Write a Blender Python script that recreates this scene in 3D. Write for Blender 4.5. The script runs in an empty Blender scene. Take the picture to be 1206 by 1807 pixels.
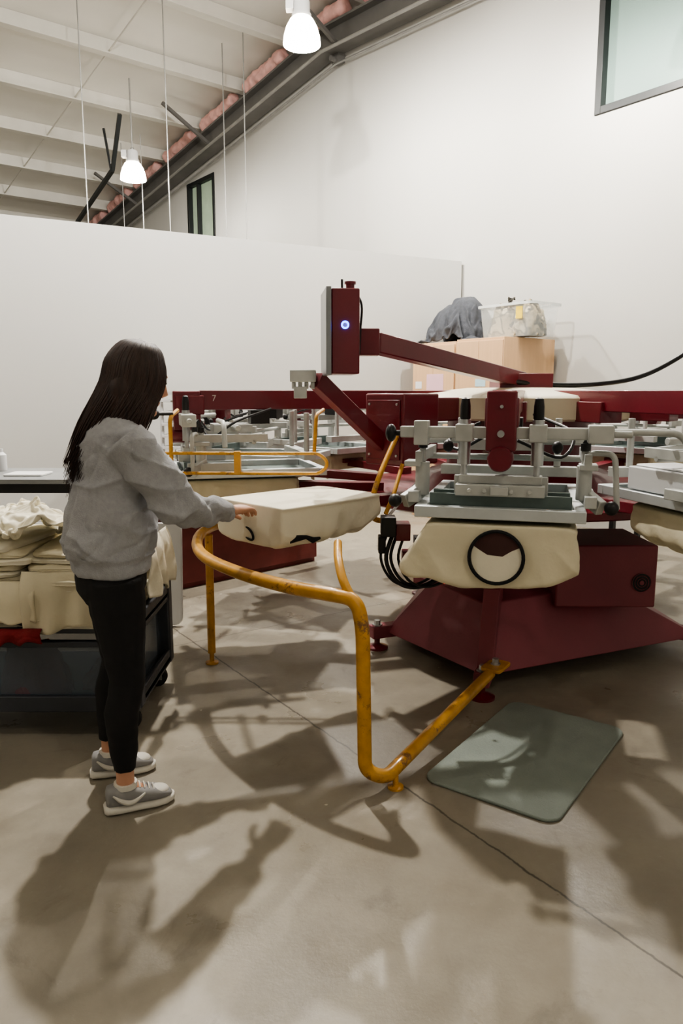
import bpy, bmesh, math, random, time
from mathutils import Vector, Matrix, noise
random.seed(7)
sc=bpy.context.scene
COL=sc.collection
pi=math.pi
# ------------------------------------------------------------------ materials
def lin(h):
    if isinstance(h,str):
        h=h.lstrip('#'); c=[int(h[i:i+2],16)/255 for i in (0,2,4)]
    else: c=list(h)
    return [ (x/12.92 if x<=0.04045 else ((x+0.055)/1.055)**2.4) for x in c]+[1.0]
def mat(name,col,rough=.5,metal=0.,var=.12,scale=6,bump=0.,bscale=60,emis=None,estr=0,trans=0,alpha=1,coat=0,stretch=None):
    m=bpy.data.materials.new(name); m.use_nodes=True
    nt=m.node_tree; b=nt.nodes['Principled BSDF']
    tc=nt.nodes.new('ShaderNodeTexCoord'); mp=nt.nodes.new('ShaderNodeMapping')
    nt.links.new(tc.outputs['Object'],mp.inputs[0])
    if stretch: mp.inputs['Scale'].default_value=stretch
    n=nt.nodes.new('ShaderNodeTexNoise'); n.inputs['Scale'].default_value=scale; n.inputs['Detail'].default_value=5
    nt.links.new(mp.outputs[0],n.inputs['Vector'])
    r=nt.nodes.new('ShaderNodeValToRGB')
    c=lin(col)
    r.color_ramp.elements[0].position=.3; r.color_ramp.elements[1].position=.7
    r.color_ramp.elements[0].color=[max(0,x*(1-var)) for x in c[:3]]+[1]
    r.color_ramp.elements[1].color=[min(1,x*(1+var)) for x in c[:3]]+[1]
    nt.links.new(n.outputs['Fac'],r.inputs[0]); nt.links.new(r.outputs[0],b.inputs['Base Color'])
    b.inputs['Roughness'].default_value=rough; b.inputs['Metallic'].default_value=metal
    b.inputs['Coat Weight'].default_value=coat
    if trans: b.inputs['Transmission Weight'].default_value=trans
    if alpha<1: b.inputs['Alpha'].default_value=alpha
    if emis:
        b.inputs['Emission Color'].default_value=lin(emis); b.inputs['Emission Strength'].default_value=estr
    if bump:
        n2=nt.nodes.new('ShaderNodeTexNoise'); n2.inputs['Scale'].default_value=bscale; n2.inputs['Detail'].default_value=4
        nt.links.new(mp.outputs[0],n2.inputs['Vector'])
        bp=nt.nodes.new('ShaderNodeBump'); bp.inputs['Strength'].default_value=bump; bp.inputs['Distance'].default_value=.01
        nt.links.new(n2.outputs['Fac'],bp.inputs['Height']); nt.links.new(bp.outputs[0],b.inputs['Normal'])
    return m
M={}
M['wall']=mat('wall_paint','#b7b6b1',.7,var=.02,scale=1.2,bump=.05,bscale=90)
M['part']=mat('partition_paint','#c7c7c4',.7,var=.02,scale=1,bump=.04,bscale=90)
M['ceil']=mat('ceiling_facing','#e2e0da',.6,var=.04,scale=1.0,bump=.3,bscale=2.2)
M['purlin']=mat('purlin_white','#dad8d1',.5,var=.05,scale=3)
M['beam']=mat('beam_grey','#6a6967',.55,metal=.1,var=.12,scale=3)
M['conduit']=mat('conduit','#9b9b98',.4,metal=.4)
M['pink']=mat('insulation_pink','#dfb0aa',.95,var=.2,scale=7,bump=.8,bscale=18)
M['frameblk']=mat('window_frame_dark','#15191a',.5,var=.1)
M['glass']=mat('frosted_glass','#6c807a',.4,var=.08,scale=.5)
M['red']=mat('press_red','#6c1926',.36,var=.12,scale=5,coat=.3,bump=.03,bscale=120)
M['redbase']=mat('press_base_red','#8a454e',.5,var=.14,scale=3,bump=.08,bscale=70)
M['redbench']=mat('bench_red','#763531',.6,var=.25,scale=4)
M['grey']=mat('painted_grey','#b5b7b3',.42,metal=.1,var=.13,scale=12)
M['steel']=mat('steel','#bbbebe',.3,metal=.75,var=.12,scale=14)
M['alu']=mat('aluminium','#ccd1d2',.38,metal=.5,var=.08,scale=10)
M['mesh']=mat('screen_mesh','#64726f',.35,metal=.2,var=.1,scale=20)
M['blk']=mat('black_plastic','#141416',.42,var=.2,scale=20)
M['cream']=mat('cream_cotton','#d8cfb4',.9,var=.05,scale=5,bump=.2,bscale=30)
M['cream2']=mat('cream_cotton_light','#e2dcc8',.9,var=.05,scale=5,bump=.2,bscale=30)
M['hub']=mat('hub_cream','#d3cbb2',.5,var=.05)
M['wood']=mat('cabinet_laminate','#d2ad86',.5,var=.05,scale=3,stretch=(9,9,.6))
M['sweat']=mat('sweatshirt_grey','#a2a3a6',.95,var=.08,scale=60,bump=.3,bscale=220)
M['legg']=mat('leggings_black','#0c0c0f',.8,var=.2,scale=10)
M['skin']=mat('skin','#c5957a',.5,var=.06,scale=10)
M['hair']=mat('hair_dark','#2d1b13',.55,var=.45,scale=9,stretch=(7,7,.35))
M['shoe']=mat('shoe_grey','#8f8e8d',.65,var=.06,scale=20)
M['shoew']=mat('shoe_white','#d8d4ca',.6,var=.05,scale=20)
M['cart']=mat('cart_plastic','#3a3d43',.5,var=.12,scale=8,bump=.1)
M['tub']=mat('tub_plastic','#65707b',.25,var=.1,scale=5,alpha=.5)
M['rub']=mat('rubber','#1a1a1b',.7)
M['mat']=mat('mat_foam','#828b84',.75,var=.12,scale=4,bump=.25,bscale=120)
M['denim']=mat('dark_fabric','#41444a',.95,var=.2,scale=18,bump=.4,bscale=90)
M['bin']=mat('clear_bin','#d9dedc',.15,var=.02,alpha=.34)
M['binrim']=mat('bin_rim','#d9dedc',.25,var=.02,alpha=.85)
M['paperp']=mat('paper_pink','#dcb4bd',.8,var=.03)
M['paperb']=mat('paper_blue','#b4cfd8',.8,var=.03)
M['paperw']=mat('paper_white','#dedede',.8,var=.03)
M['labely']=mat('label_yellow','#e6c93a',.6,var=.03)
M['white']=mat('white_plastic','#cfd0d1',.5,var=.04)
M['redcl']=mat('red_cloth','#7c1c1f',.9,var=.3,bump=.4)
M['table']=mat('table_grey','#858788',.5)
M['led']=mat('led_blue','#2040ff',.4,emis='#2a55ff',estr=14)
M['ledr']=mat('led_red','#ff2010',.4,emis='#ff2a10',estr=8)
M['lampglow']=mat('lamp_shade_glow','#fff6e6',.4,emis='#fff0da',estr=20)
M['black']=mat('dark_ribbing','#17181a',.9,var=.2,scale=40)
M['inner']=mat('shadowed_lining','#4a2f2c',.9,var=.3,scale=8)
M['greenw']=mat('window_lit','#8b9a86',.5,var=.1,emis='#a5b8a0',estr=.2)
M['num']=mat('number_paint','#b8a9a6',.6,var=.05)
M['panelgrey']=mat('control_panel_grey','#8d9092',.3,metal=.5,var=.1)
def camo():
    m=mat('camo_fabric','#a0967f',.95,bump=.3,bscale=60); nt=m.node_tree; N=nt.nodes
    r=[n for n in N if n.type=='VALTORGB'][0]; r.color_ramp.interpolation='CONSTANT'
    nz=[n for n in N if n.type=='TEX_NOISE'][0]; nz.inputs['Scale'].default_value=8; nz.inputs['Detail'].default_value=1.2
    e=r.color_ramp.elements; e[0].position=0; e[0].color=lin('#403e39'); e[1].position=.43; e[1].color=lin('#9a8f77')
    x=e.new(.53); x.color=lin('#666052'); x=e.new(.60); x.color=lin('#b5ab93')
    return m
M['camo']=camo()
def worn():
    m=mat('rail_yellow','#c4913a',.4,var=.18,scale=16,bump=.1,bscale=40,coat=.15); nt=m.node_tree; N=nt.nodes; L=nt.links; b=N['Principled BSDF']
    src=b.inputs['Base Color'].links[0].from_socket
    tc=N.new('ShaderNodeTexCoord'); n=N.new('ShaderNodeTexNoise'); n.inputs['Scale'].default_value=9; n.inputs['Detail'].default_value=9; n.inputs['Roughness'].default_value=.8
    L.new(tc.outputs['Object'],n.inputs['Vector']); r=N.new('ShaderNodeValToRGB'); r.color_ramp.elements[0].position=.56; r.color_ramp.elements[1].position=.62; L.new(n.outputs['Fac'],r.inputs[0])
    x=N.new('ShaderNodeMix'); x.data_type='RGBA'; L.new(r.outputs[0],x.inputs[0]); L.new(src,x.inputs[6]); x.inputs[7].default_value=lin('#7d5a35'); L.new(x.outputs[2],b.inputs['Base Color'])
    return m
M['yel']=worn()
def floor_mat():
    m=bpy.data.materials.new('concrete_floor'); m.use_nodes=True; nt=m.node_tree; N=nt.nodes; L=nt.links
    b=N['Principled BSDF']; tc=N.new('ShaderNodeTexCoord')
    def nz(s,d=6,r=.6,dist=0):
        n=N.new('ShaderNodeTexNoise'); n.inputs['Scale'].default_value=s; n.inputs['Detail'].default_value=d
        n.inputs['Roughness'].default_value=r; n.inputs['Distortion'].default_value=dist
        L.new(tc.outputs['Object'],n.inputs['Vector']); return n
    def ramp(src,p0,c0,p1,c1):
        r=N.new('ShaderNodeValToRGB'); r.color_ramp.elements[0].position=p0; r.color_ramp.elements[1].position=p1
        r.color_ramp.elements[0].color=lin(c0); r.color_ramp.elements[1].color=lin(c1); L.new(src,r.inputs[0]); return r
    def mix(f,a,bb,mode='MIX'):
        x=N.new('ShaderNodeMix'); x.data_type='RGBA'; x.blend_type=mode
        if isinstance(f,float): x.inputs[0].default_value=f
        else: L.new(f,x.inputs[0])
        L.new(a,x.inputs[6]); L.new(bb,x.inputs[7]); return x.outputs[2]
    a=ramp(nz(.9,8,.62,.6).outputs['Fac'],.32,'#7d776c',.68,'#a09989')
    c=ramp(nz(5,8,.7,.3).outputs['Fac'],.3,'#7e776c',.7,'#9c9484')
    base=mix(.45,a.outputs[0],c.outputs[0])
    sp=ramp(nz(28,6,.75).outputs['Fac'],.62,'#000000',.74,'#ffffff')
    lt=N.new('ShaderNodeRGB'); lt.outputs[0].default_value=lin('#b5afa1')
    f=N.new('ShaderNodeMath'); f.operation='MULTIPLY'; f.inputs[1].default_value=.3; L.new(sp.outputs[0],f.inputs[0])
    base=mix(f.outputs[0],base,lt.outputs[0])
    st=ramp(nz(2.2,9,.72,1.2).outputs['Fac'],.58,'#000000',.66,'#ffffff'); ds=N.new('ShaderNodeRGB'); ds.outputs[0].default_value=lin('#69635a')
    f2=N.new('ShaderNodeMath'); f2.operation='MULTIPLY'; f2.inputs[1].default_value=.4; L.new(st.outputs[0],f2.inputs[0])
    base=mix(f2.outputs[0],base,ds.outputs[0])
    ch=ramp(nz(13,3,.5).outputs['Fac'],.755,'#000000',.765,'#ffffff'); lt2=N.new('ShaderNodeRGB'); lt2.outputs[0].default_value=lin('#cbc6b8')
    base=mix(ch.outputs[0],base,lt2.outputs[0])
    sep=N.new('ShaderNodeSeparateXYZ'); L.new(tc.outputs['Object'],sep.inputs[0])
    wob=nz(9,4,.7)
    def joint(nx,ny,c0,w,prev,amp):
        m1=N.new('ShaderNodeMath'); m1.operation='MULTIPLY'; m1.inputs[1].default_value=nx; L.new(sep.outputs[0],m1.inputs[0])
        m2=N.new('ShaderNodeMath'); m2.operation='MULTIPLY_ADD'; m2.inputs[1].default_value=ny; L.new(sep.outputs[1],m2.inputs[0]); L.new(m1.outputs[0],m2.inputs[2])
        m3=N.new('ShaderNodeMath'); m3.operation='MULTIPLY_ADD'; m3.inputs[1].default_value=amp; L.new(wob.outputs['Fac'],m3.inputs[0]); L.new(m2.outputs[0],m3.inputs[2])
        m4=N.new('ShaderNodeMath'); m4.operation='SUBTRACT'; m4.inputs[1].default_value=c0+amp*.5; L.new(m3.outputs[0],m4.inputs[0])
        m5=N.new('ShaderNodeMath'); m5.operation='ABSOLUTE'; L.new(m4.outputs[0],m5.inputs[0])
        mr=N.new('ShaderNodeMapRange'); mr.inputs[1].default_value=w*.4; mr.inputs[2].default_value=w; mr.inputs[3].default_value=.8; mr.inputs[4].default_value=0
        L.new(m5.outputs[0],mr.inputs[0])
        dk=N.new('ShaderNodeRGB'); dk.outputs[0].default_value=lin('#423d37')
        return mix(mr.outputs[0],prev,dk.outputs[0]), mr.outputs[0]
    base,j1=joint(.824,.567,1.631,.006,base,.03)
    base,j2=joint(-.567,.824,3.9,.004,base,.008)
    L.new(base,b.inputs['Base Color']); b.inputs['Roughness'].default_value=.55
    rr=ramp(nz(2.5,6,.6).outputs['Fac'],.3,(.5,.5,.5),.7,(.8,.8,.8)); L.new(rr.outputs[0],b.inputs['Roughness'])
    bp=N.new('ShaderNodeBump'); bp.inputs['Strength'].default_value=.12; bp.inputs['Distance'].default_value=.01
    L.new(nz(40,6,.7).outputs['Fac'],bp.inputs['Height']); L.new(bp.outputs[0],b.inputs['Normal'])
    return m
M['floor']=floor_mat()

# ------------------------------------------------------------------ mesh builder
def crom(P,n=6,closed=False):
    P=[tuple(p) for p in P]; out=[]; N=len(P); D=len(P[0])
    rng=N if closed else N-1
    for i in range(rng):
        if closed: a,b,c,d=P[(i-1)%N],P[i],P[(i+1)%N],P[(i+2)%N]
        else:
            b,c=P[i],P[i+1]
            a=P[i-1] if i>0 else tuple(2*b[k]-c[k] for k in range(D))
            d=P[i+2] if i+2<N else tuple(2*c[k]-b[k] for k in range(D))
        for j in range(n):
            t=j/n
            out.append(tuple(.5*((2*b[k])+(-a[k]+c[k])*t+(2*a[k]-5*b[k]+4*c[k]-d[k])*t*t+(-a[k]+3*b[k]-3*c[k]+d[k])*t**3) for k in range(D)))
    if not closed: out.append(P[-1])
    return out
def fillet(P,r=.06,n=6):
    P=[Vector(p) for p in P]; out=[P[0]]
    for i in range(1,len(P)-1):
        a,b,c=P[i-1],P[i],P[i+1]
        u=(a-b); v=(c-b); rr=min(r,u.length*.48,v.length*.48)
        p=b+u.normalized()*rr; q=b+v.normalized()*rr
        for k in range(n+1):
            t=k/n; out.append((1-t)**2*p+2*t*(1-t)*b+t*t*q)
    out.append(P[-1]); return out
class MB:
    def __init__(s): s.v=[]; s.f=[]
    def add(s,vs,fs,T=None):
        o=len(s.v)
        for v in vs:
            v=Vector(v); s.v.append(T@v if T else v)
        for f in fs: s.f.append([i+o for i in f])
        return s
    def box(s,x0,x1,y0,y1,z0,z1,T=None):
        vs=[(x0,y0,z0),(x1,y0,z0),(x1,y1,z0),(x0,y1,z0),(x0,y0,z1),(x1,y0,z1),(x1,y1,z1),(x0,y1,z1)]
        return s.add(vs,[(0,3,2,1),(4,5,6,7),(0,1,5,4),(1,2,6,5),(2,3,7,6),(3,0,4,7)],T)
    def bar(s,p,q,w,h,up=(0,0,1),w2=None,h2=None):
        p=Vector(p);q=Vector(q);t=(q-p).normalized(); a=t.cross(Vector(up)).normalized(); b=a.cross(t)
        w2=w if w2 is None else w2; h2=h if h2 is None else h2
        vs=[p+a*x*w/2+b*y*h/2 for x,y in((-1,-1),(1,-1),(1,1),(-1,1))]+[q+a*x*w2/2+b*y*h2/2 for x,y in((-1,-1),(1,-1),(1,1),(-1,1))]
        return s.add(vs,[(0,1,2,3),(7,6,5,4),(0,4,5,1),(1,5,6,2),(2,6,7,3),(3,7,4,0)])
    def sweep(s,pts,rad,seg=12,ref=None,closed=False,power=1.0,phase=0):
        pts=[Vector(p) for p in pts]; n=len(pts)
        if not isinstance(rad,(list,tuple)): rad=[rad]*n
        rad=[(r,r) if not isinstance(r,(list,tuple)) else r for r in rad]
        T=[]
        for i in range(n):
            if closed: d=pts[(i+1)%n]-pts[(i-1)%n]
            elif i==0: d=pts[1]-pts[0]
            elif i==n-1: d=pts[-1]-pts[-2]
            else: d=(pts[i+1]-pts[i]).normalized()+(pts[i]-pts[i-1]).normalized()
            if d.length<1e-9: d=Vector((0,0,1))
            T.append(d.normalized())
        if ref is not None: A=Vector(ref)
        else:
            A=Vector((0,0,1)) if abs(T[0].z)<.9 else Vector((1,0,0))
        base=len(s.v)
        for i in range(n):
            if ref is not None: A=Vector(ref)
            a=A-T[i]*A.dot(T[i])
            if a.length<1e-6: a=T[i].orthogonal()
            a.normalize(); b=T[i].cross(a)
            if ref is None: A=a
            ra,rb=rad[i]
            for k in range(seg):
                th=2*pi*k/seg+phase; c,sn=math.cos(th),math.sin(th)
                if power!=1: c=math.copysign(abs(c)**power,c); sn=math.copysign(abs(sn)**power,sn)
                s.v.append(pts[i]+a*ra*c+b*rb*sn)
        m=n if closed else n-1
        for i in range(m):
            for k in range(seg):
                a0=base+i*seg+k; a1=base+i*seg+(k+1)%seg
                b0=base+((i+1)%n)*seg+k; b1=base+((i+1)%n)*seg+(k+1)%seg
                s.f.append([a0,a1,b1,b0])
        if not closed:
            s.f.append([base+k for k in range(seg)][::-1]); s.f.append([base+(n-1)*seg+k for k in range(seg)])
        return s
    def cyl(s,p,q,r,r2=None,seg=20): return s.sweep([p,q],[r,r if r2 is None else r2],seg)
    def lathe(s,prof,c=(0,0,0),seg=28,axis='z'):
        vs=[];fs=[]; c=Vector(c)
        for r,z in prof:
            for k in range(seg):
                th=2*pi*k/seg
                p=Vector((r*math.cos(th),r*math.sin(th),z))
                if axis=='x': p=Vector((p.z,p.x,p.y))
                if axis=='y': p=Vector((p.y,p.z,p.x))
                vs.append(c+p)
        for i in range(len(prof)-1):
            for k in range(seg): fs.append([i*seg+k,i*seg+(k+1)%seg,(i+1)*seg+(k+1)%seg,(i+1)*seg+k])
        return s.add(vs,fs)
    def ball(s,c,rx,ry=None,rz=None,seg=16,rings=10,R=None):
        ry=rx if ry is None else ry; rz=rx if rz is None else rz; c=Vector(c)
        vs=[];fs=[]
        for i in range(1,rings):
            ph=pi*i/rings
            for k in range(seg):
                th=2*pi*k/seg; p=Vector((rx*math.sin(ph)*math.cos(th),ry*math.sin(ph)*math.sin(th),rz*math.cos(ph)))
                vs.append(c+(R@p if R else p))
        a=len(vs); vs.append(c+(R@Vector((0,0,rz)) if R else Vector((0,0,rz)))); vs.append(c-(R@Vector((0,0,rz)) if R else Vector((0,0,rz))))
        for i in range(rings-2):
            for k in range(seg): fs.append([i*seg+k,(i+1)*seg+k,(i+1)*seg+(k+1)%seg,i*seg+(k+1)%seg])
        for k in range(seg):
            fs.append([a,k,(k+1)%seg]); fs.append([a+1,(rings-2)*seg+(k+1)%seg,(rings-2)*seg+k])
        return s.add(vs,fs)
    def prism(s,poly,z0,z1,T=None):
        n=len(poly); vs=[(x,y,z0) for x,y in poly]+[(x,y,z1) for x,y in poly]
        fs=[list(range(n))[::-1],list(range(n,2*n))]+[[i,(i+1)%n,n+(i+1)%n,n+i] for i in range(n)]
        return s.add(vs,fs,T)
    def mesh(s,name,smooth=True,ang=38):
        me=bpy.data.meshes.new(name); me.from_pydata([tuple(v) for v in s.v],[],s.f); me.update()
        bm=bmesh.new(); bm.from_mesh(me); bmesh.ops.recalc_face_normals(bm,faces=bm.faces); bm.to_mesh(me); bm.free()
        if smooth:
            me.polygons.foreach_set('use_smooth',[True]*len(me.polygons)); me.set_sharp_from_angle(angle=math.radians(ang))
        return me
def rrect(w,h,r,n=6):
    P=[]
    for cx,cy,a0 in((w/2-r,h/2-r,0),(-w/2+r,h/2-r,90),(-w/2+r,-h/2+r,180),(w/2-r,-h/2+r,270)):
        for k in range(n+1):
            a=math.radians(a0+90*k/n); P.append((cx+r*math.cos(a),cy+r*math.sin(a)))
    return P
def fuse(mb,voxel,smooth=4,disp=None,name='m'):
    me=mb.mesh(name,False); ob=bpy.data.objects.new('tmp',me); COL.objects.link(ob)
    r=ob.modifiers.new('r','REMESH'); r.mode='VOXEL'; r.voxel_size=voxel
    if smooth: sm=ob.modifiers.new('s','SMOOTH'); sm.factor=.5; sm.iterations=smooth
    dg=bpy.context.evaluated_depsgraph_get(); dg.update()
    out=bpy.data.meshes.new_from_object(ob.evaluated_get(dg)); bpy.data.objects.remove(ob)
    if disp:
        ns=[v.normal.copy() for v in out.vertices]
        for v,n in zip(out.vertices,ns): v.co=v.co+n*disp(v.co)
    out.polygons.foreach_set('use_smooth',[True]*len(out.polygons)); out.update()
    return out
# cloth simulation of a sheet falling on simple colliders; result frozen into a mesh
def cloth_sim(mb,colliders,frames=30,bend=.4,selfc=False,sub=1,name='cloth',post=None):
    t0=time.time()
    me=mb.mesh(name,False); ob=bpy.data.objects.new('tmpcloth',me); COL.objects.link(ob)
    cols=[]
    for c in colliders:
        cm=c.mesh('col',False); o=bpy.data.objects.new('tmpcol',cm); COL.objects.link(o)
        o.modifiers.new('c','COLLISION'); o.collision.thickness_outer=.006; o.collision.cloth_friction=25; cols.append(o)
    cm=ob.modifiers.new('cloth','CLOTH'); s=cm.settings
    s.quality=7; s.mass=.25; s.tension_stiffness=12; s.compression_stiffness=12; s.shear_stiffness=5; s.bending_stiffness=bend; s.air_damping=1.5
    cs_=cm.collision_settings; cs_.collision_quality=4; cs_.distance_min=.006; cs_.use_self_collision=selfc; cs_.self_distance_min=.006
    cm.point_cache.frame_start=1; cm.point_cache.frame_end=frames+2
    sc.frame_start=1; sc.frame_end=frames+2
    for f in range(1,frames+1): sc.frame_set(f)
    if sub:
        ss=ob.modifiers.new('ss','SUBSURF'); ss.levels=sub; ss.render_levels=sub
    dg=bpy.context.evaluated_depsgraph_get()
    out=bpy.data.meshes.new_from_object(ob.evaluated_get(dg))
    bpy.data.objects.remove(ob)
    for o in cols: bpy.data.objects.remove(o)
    sc.frame_set(1)
    if post:
        for v in out.vertices: v.co=post(v.co.copy())
    out.polygons.foreach_set('use_smooth',[True]*len(out.polygons)); out.update()
    return out
def grid(nx,ny,fn):
    mb=MB(); vs=[fn(i/(nx-1),j/(ny-1)) for j in range(ny) for i in range(nx)]
    return mb.add(vs,[(j*nx+i,j*nx+i+1,(j+1)*nx+i+1,(j+1)*nx+i) for j in range(ny-1) for i in range(nx-1)])
def dense_box(x0,x1,y0,y1,z0,z1,r=.03):
    return MB().prism([( (x0+x1)/2+a,(y0+y1)/2+b) for a,b in rrect(x1-x0,y1-y0,r)],z0,z1)
def setp(o,label=None,cat=None,group=None,kind=None):
    if label: o['label']=label
    if cat: o['category']=cat
    if group: o['group']=group
    if kind: o['kind']=kind
def thing(name,label,cat,loc=(0,0,0),rot=0,group=None):
    e=bpy.data.objects.new(name,None); e.empty_display_size=.1; e.location=loc; e.rotation_euler=(0,0,rot); COL.objects.link(e)
    setp(e,label,cat,group); return e
def part(name,mb,m,parent=None,bevel=0,label=None,loc=(0,0,0),rot=0,ang=38,smooth=True):
    me=mb if isinstance(mb,bpy.types.Mesh) else mb.mesh(name,smooth,ang)
    if len(me.materials)==0 or me.materials[0]!=M[m]:
        if len(me.materials): me=me.copy()
        me.materials.clear(); me.materials.append(M[m])
    o=bpy.data.objects.new(name,me); o.location=loc; o.rotation_euler=(0,0,rot); COL.objects.link(o)
    if parent: o.parent=parent
    if bevel:
        b=o.modifiers.new('bevel','BEVEL'); b.width=bevel; b.segments=2; b.limit_method='ANGLE'; b.angle_limit=math.radians(40)
    if label: o['label']=label
    return o
def solid(name,mb,m,label,cat,bevel=0,group=None,kind=None,center=True,ang=38):
    me=mb if isinstance(mb,bpy.types.Mesh) else mb.mesh(name,True,ang)
    loc=Vector((0,0,0))
    if center:
        xs=[v.co for v in me.vertices]
        loc=Vector(((min(v.x for v in xs)+max(v.x for v in xs))/2,(min(v.y for v in xs)+max(v.y for v in xs))/2,min(v.z for v in xs)))
        me.transform(Matrix.Translation(-loc))
    o=part(name,me,m,bevel=bevel); o.location=loc; setp(o,label,cat,group,kind); return o
def struct(name,mb,m,loc=(0,0,0),rot=0,bevel=0):
    o=part(name,mb,m,loc=loc,rot=rot,bevel=bevel); o['kind']='structure'; return o
def dup(o,parent):
    c=o.copy(); COL.objects.link(c); c.parent=parent
    for ch in o.children: dup(ch,c)
    return c
# --- run the cloth simulations first (scene still empty, so they are quick)
S_platen=S_heap=S_heap2=S_jacket=None
def flat_top(hx,hy):
    def f(c):
        ex=max(0,abs(c.x)-hx); ey=max(0,abs(c.y)-hy); e=max(ex,ey)
        if c.z>-.02:
            w=max(0,1-e/.02); c.z=c.z*(1-w)+.0065*w
        return c
    return f
try:
    def sheet(L,W,nx,ny,z=.02,cx=0,cy=0):
        return grid(nx,ny,lambda u,v:((u-.5)*L+cx,(v-.5)*W+cy,z))
    pc=dense_box(-.31,.31,-.215,.215,-.03,0)
    S_platen=cloth_sim(sheet(.86,.69,60,50,.012),[pc],26,bend=.8,name='platen_shirt',post=flat_top(.30,.205))
    def crumple(L,W,seed,A=.10,fx=3.2):
        def f(u,v):
            n1=noise.noise(Vector((u*fx,v*fx,seed))); n2=noise.noise(Vector((u*fx*2.1,v*fx*2.1,seed+4)))
            sq=.62
            return ((u-.5)*L*sq+.05*noise.noise(Vector((u*4,v*4,seed+8))),(v-.5)*W*sq+.05*noise.noise(Vector((u*4,v*4,seed+12))),.16+A*n1*2+A*.9*n2)
        return f
    flat=dense_box(-.5,.5,-.5,.5,-.05,0); mound=MB().ball((0,0,-.02),.22,.19,.13,24,14)
    S_heap=cloth_sim(grid(60,60,crumple(.95,.85,1.3,.07)),[flat,mound],30,bend=.12,selfc=True,name='heap')
    mound2=MB().ball((0,0,-.02),.16,.15,.10,24,14)
    S_heap2=cloth_sim(grid(54,54,crumple(.80,.75,7.7,.06)),[flat,mound2],28,bend=.12,selfc=True,name='heap2')
    mound3=MB().ball((-.03,0,.0),.27,.22,.38,24,16); m3=MB().ball((.15,.02,.0),.20,.20,.33,20,12)
    S_jacket=cloth_sim(grid(60,60,lambda u,v:((u-.5)*.96,(v-.5)*.84,.50+.12*noise.noise(Vector((u*4,v*4,2)))+.09*noise.noise(Vector((u*9,v*9,5))))),[flat,mound3,m3],28,bend=.3,selfc=True,name='jacket')
except Exception as ex:
    print('SIMFAIL',repr(ex))
sc.frame_set(1)

# ------------------------------------------------------------------ camera
cam=bpy.data.cameras.new('camera'); co=bpy.data.objects.new('camera',cam); COL.objects.link(co)
cam.sensor_fit='VERTICAL'; cam.sensor_height=36; cam.sensor_width=36; cam.lens=25.9
co.location=(0,0,1.45); co.rotation_euler=(math.radians(90-9.3),0,0); sc.camera=co

# ------------------------------------------------------------------ room shell
RO=(0,11.2,0); RA=math.radians(128.1)
def rw(s,q,z=0):
    return Vector((RO[0]+math.cos(RA)*s-math.sin(RA)*q, RO[1]+math.sin(RA)*s+math.cos(RA)*q, z))
def zb(s): return 6.07-.125*s if s>0 else 6.07+.055*s
S0,S1,Q1=-13,14,18
fl=MB()
cs=[rw(S0-.3,-.3),rw(S1+.3,-.3),rw(S1+.3,Q1+.3),rw(S0-.3,Q1+.3)]
fl.add([(c.x,c.y,-.2) for c in cs]+[(c.x,c.y,0) for c in cs],[(0,1,2,3),(7,6,5,4),(0,4,5,1),(1,5,6,2),(2,6,7,3),(3,7,4,0)])
struct('floor',fl,'floor')
def wall_holes(mb,s0,s1,z0,z1,holes,y0,y1):
    S=sorted({s0,s1,*[h[0] for h in holes],*[h[1] for h in holes]}); Z=sorted({z0,z1,*[h[2] for h in holes],*[h[3] for h in holes]})
    for i in range(len(S)-1):
        for j in range(len(Z)-1):
            cx=(S[i]+S[i+1])/2; cz=(Z[j]+Z[j+1])/2
            if any(h[0]<cx<h[1] and h[2]<cz<h[3] for h in holes): continue
            mb.box(S[i],S[i+1],y0,y1,Z[j],Z[j+1])
W1=(-6.6,-4.13,4.18,5.6); W2=(3.73,4.8,4.0,5.36)
w=MB(); wall_holes(w,S0,S1,0,6.75,[W1,W2],-.25,0)
struct('wall_right',w,'wall',RO,RA)
w=MB(); w.box(S1,S1+.25,-.25,Q1,0,6.75); struct('wall_far',w,'wall',RO,RA)
w=MB(); w.box(S0-.25,S0,-.25,Q1,0,6.75); struct('wall_back',w,'wall',RO,RA)
w=MB(); w.box(S0,S1,Q1,Q1+.25,0,6.75); struct('wall_left',w,'wall',RO,RA)
c=MB(); zc=.72
for a,b in((S0,0),(0,S1)):
    vs=[(a,0,zb(a)+zc),(b,0,zb(b)+zc),(b,Q1,zb(b)+zc),(a,Q1,zb(a)+zc)]
    c.add(vs+[(x,y,z+.15) for x,y,z in vs],[(0,1,2,3),(7,6,5,4),(0,4,5,1),(1,5,6,2),(2,6,7,3),(3,7,4,0)])
struct('ceiling',c,'ceil',RO,RA)
k=1
for i in range(-4,9):
    s=.95+1.5*i; z=zb(s)+.5; t=MB()
    t.box(s-.035,s+.035,.02,Q1-.05,z+.02,z+.22); t.box(s-.11,s+.035,.02,Q1-.05,z,z+.02); t.box(s-.02,s+.11,.02,Q1-.05,z+.19,z+.215)
    struct('trim_%d'%k,t,'purlin',RO,RA); k+=1
t=MB()
for a,b in((S0+.1,0),(0,S1-.1)):
    for y0,y1,za,zt in((.05,.30,0,.03),(.16,.19,.03,.30),(.05,.30,.30,.33)):
        vs=[(a,y0,zb(a)+za),(b,y0,zb(b)+za),(b,y1,zb(b)+za),(a,y1,zb(a)+za)]
        vs+=[(x,y,z+zt-za) for x,y,z in vs]
        t.add(vs,[(0,3,2,1),(4,5,6,7),(0,1,5,4),(1,2,6,5),(2,3,7,6),(3,0,4,7)])
struct('trim_%d'%k,t,'beam',RO,RA); k+=1
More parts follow.
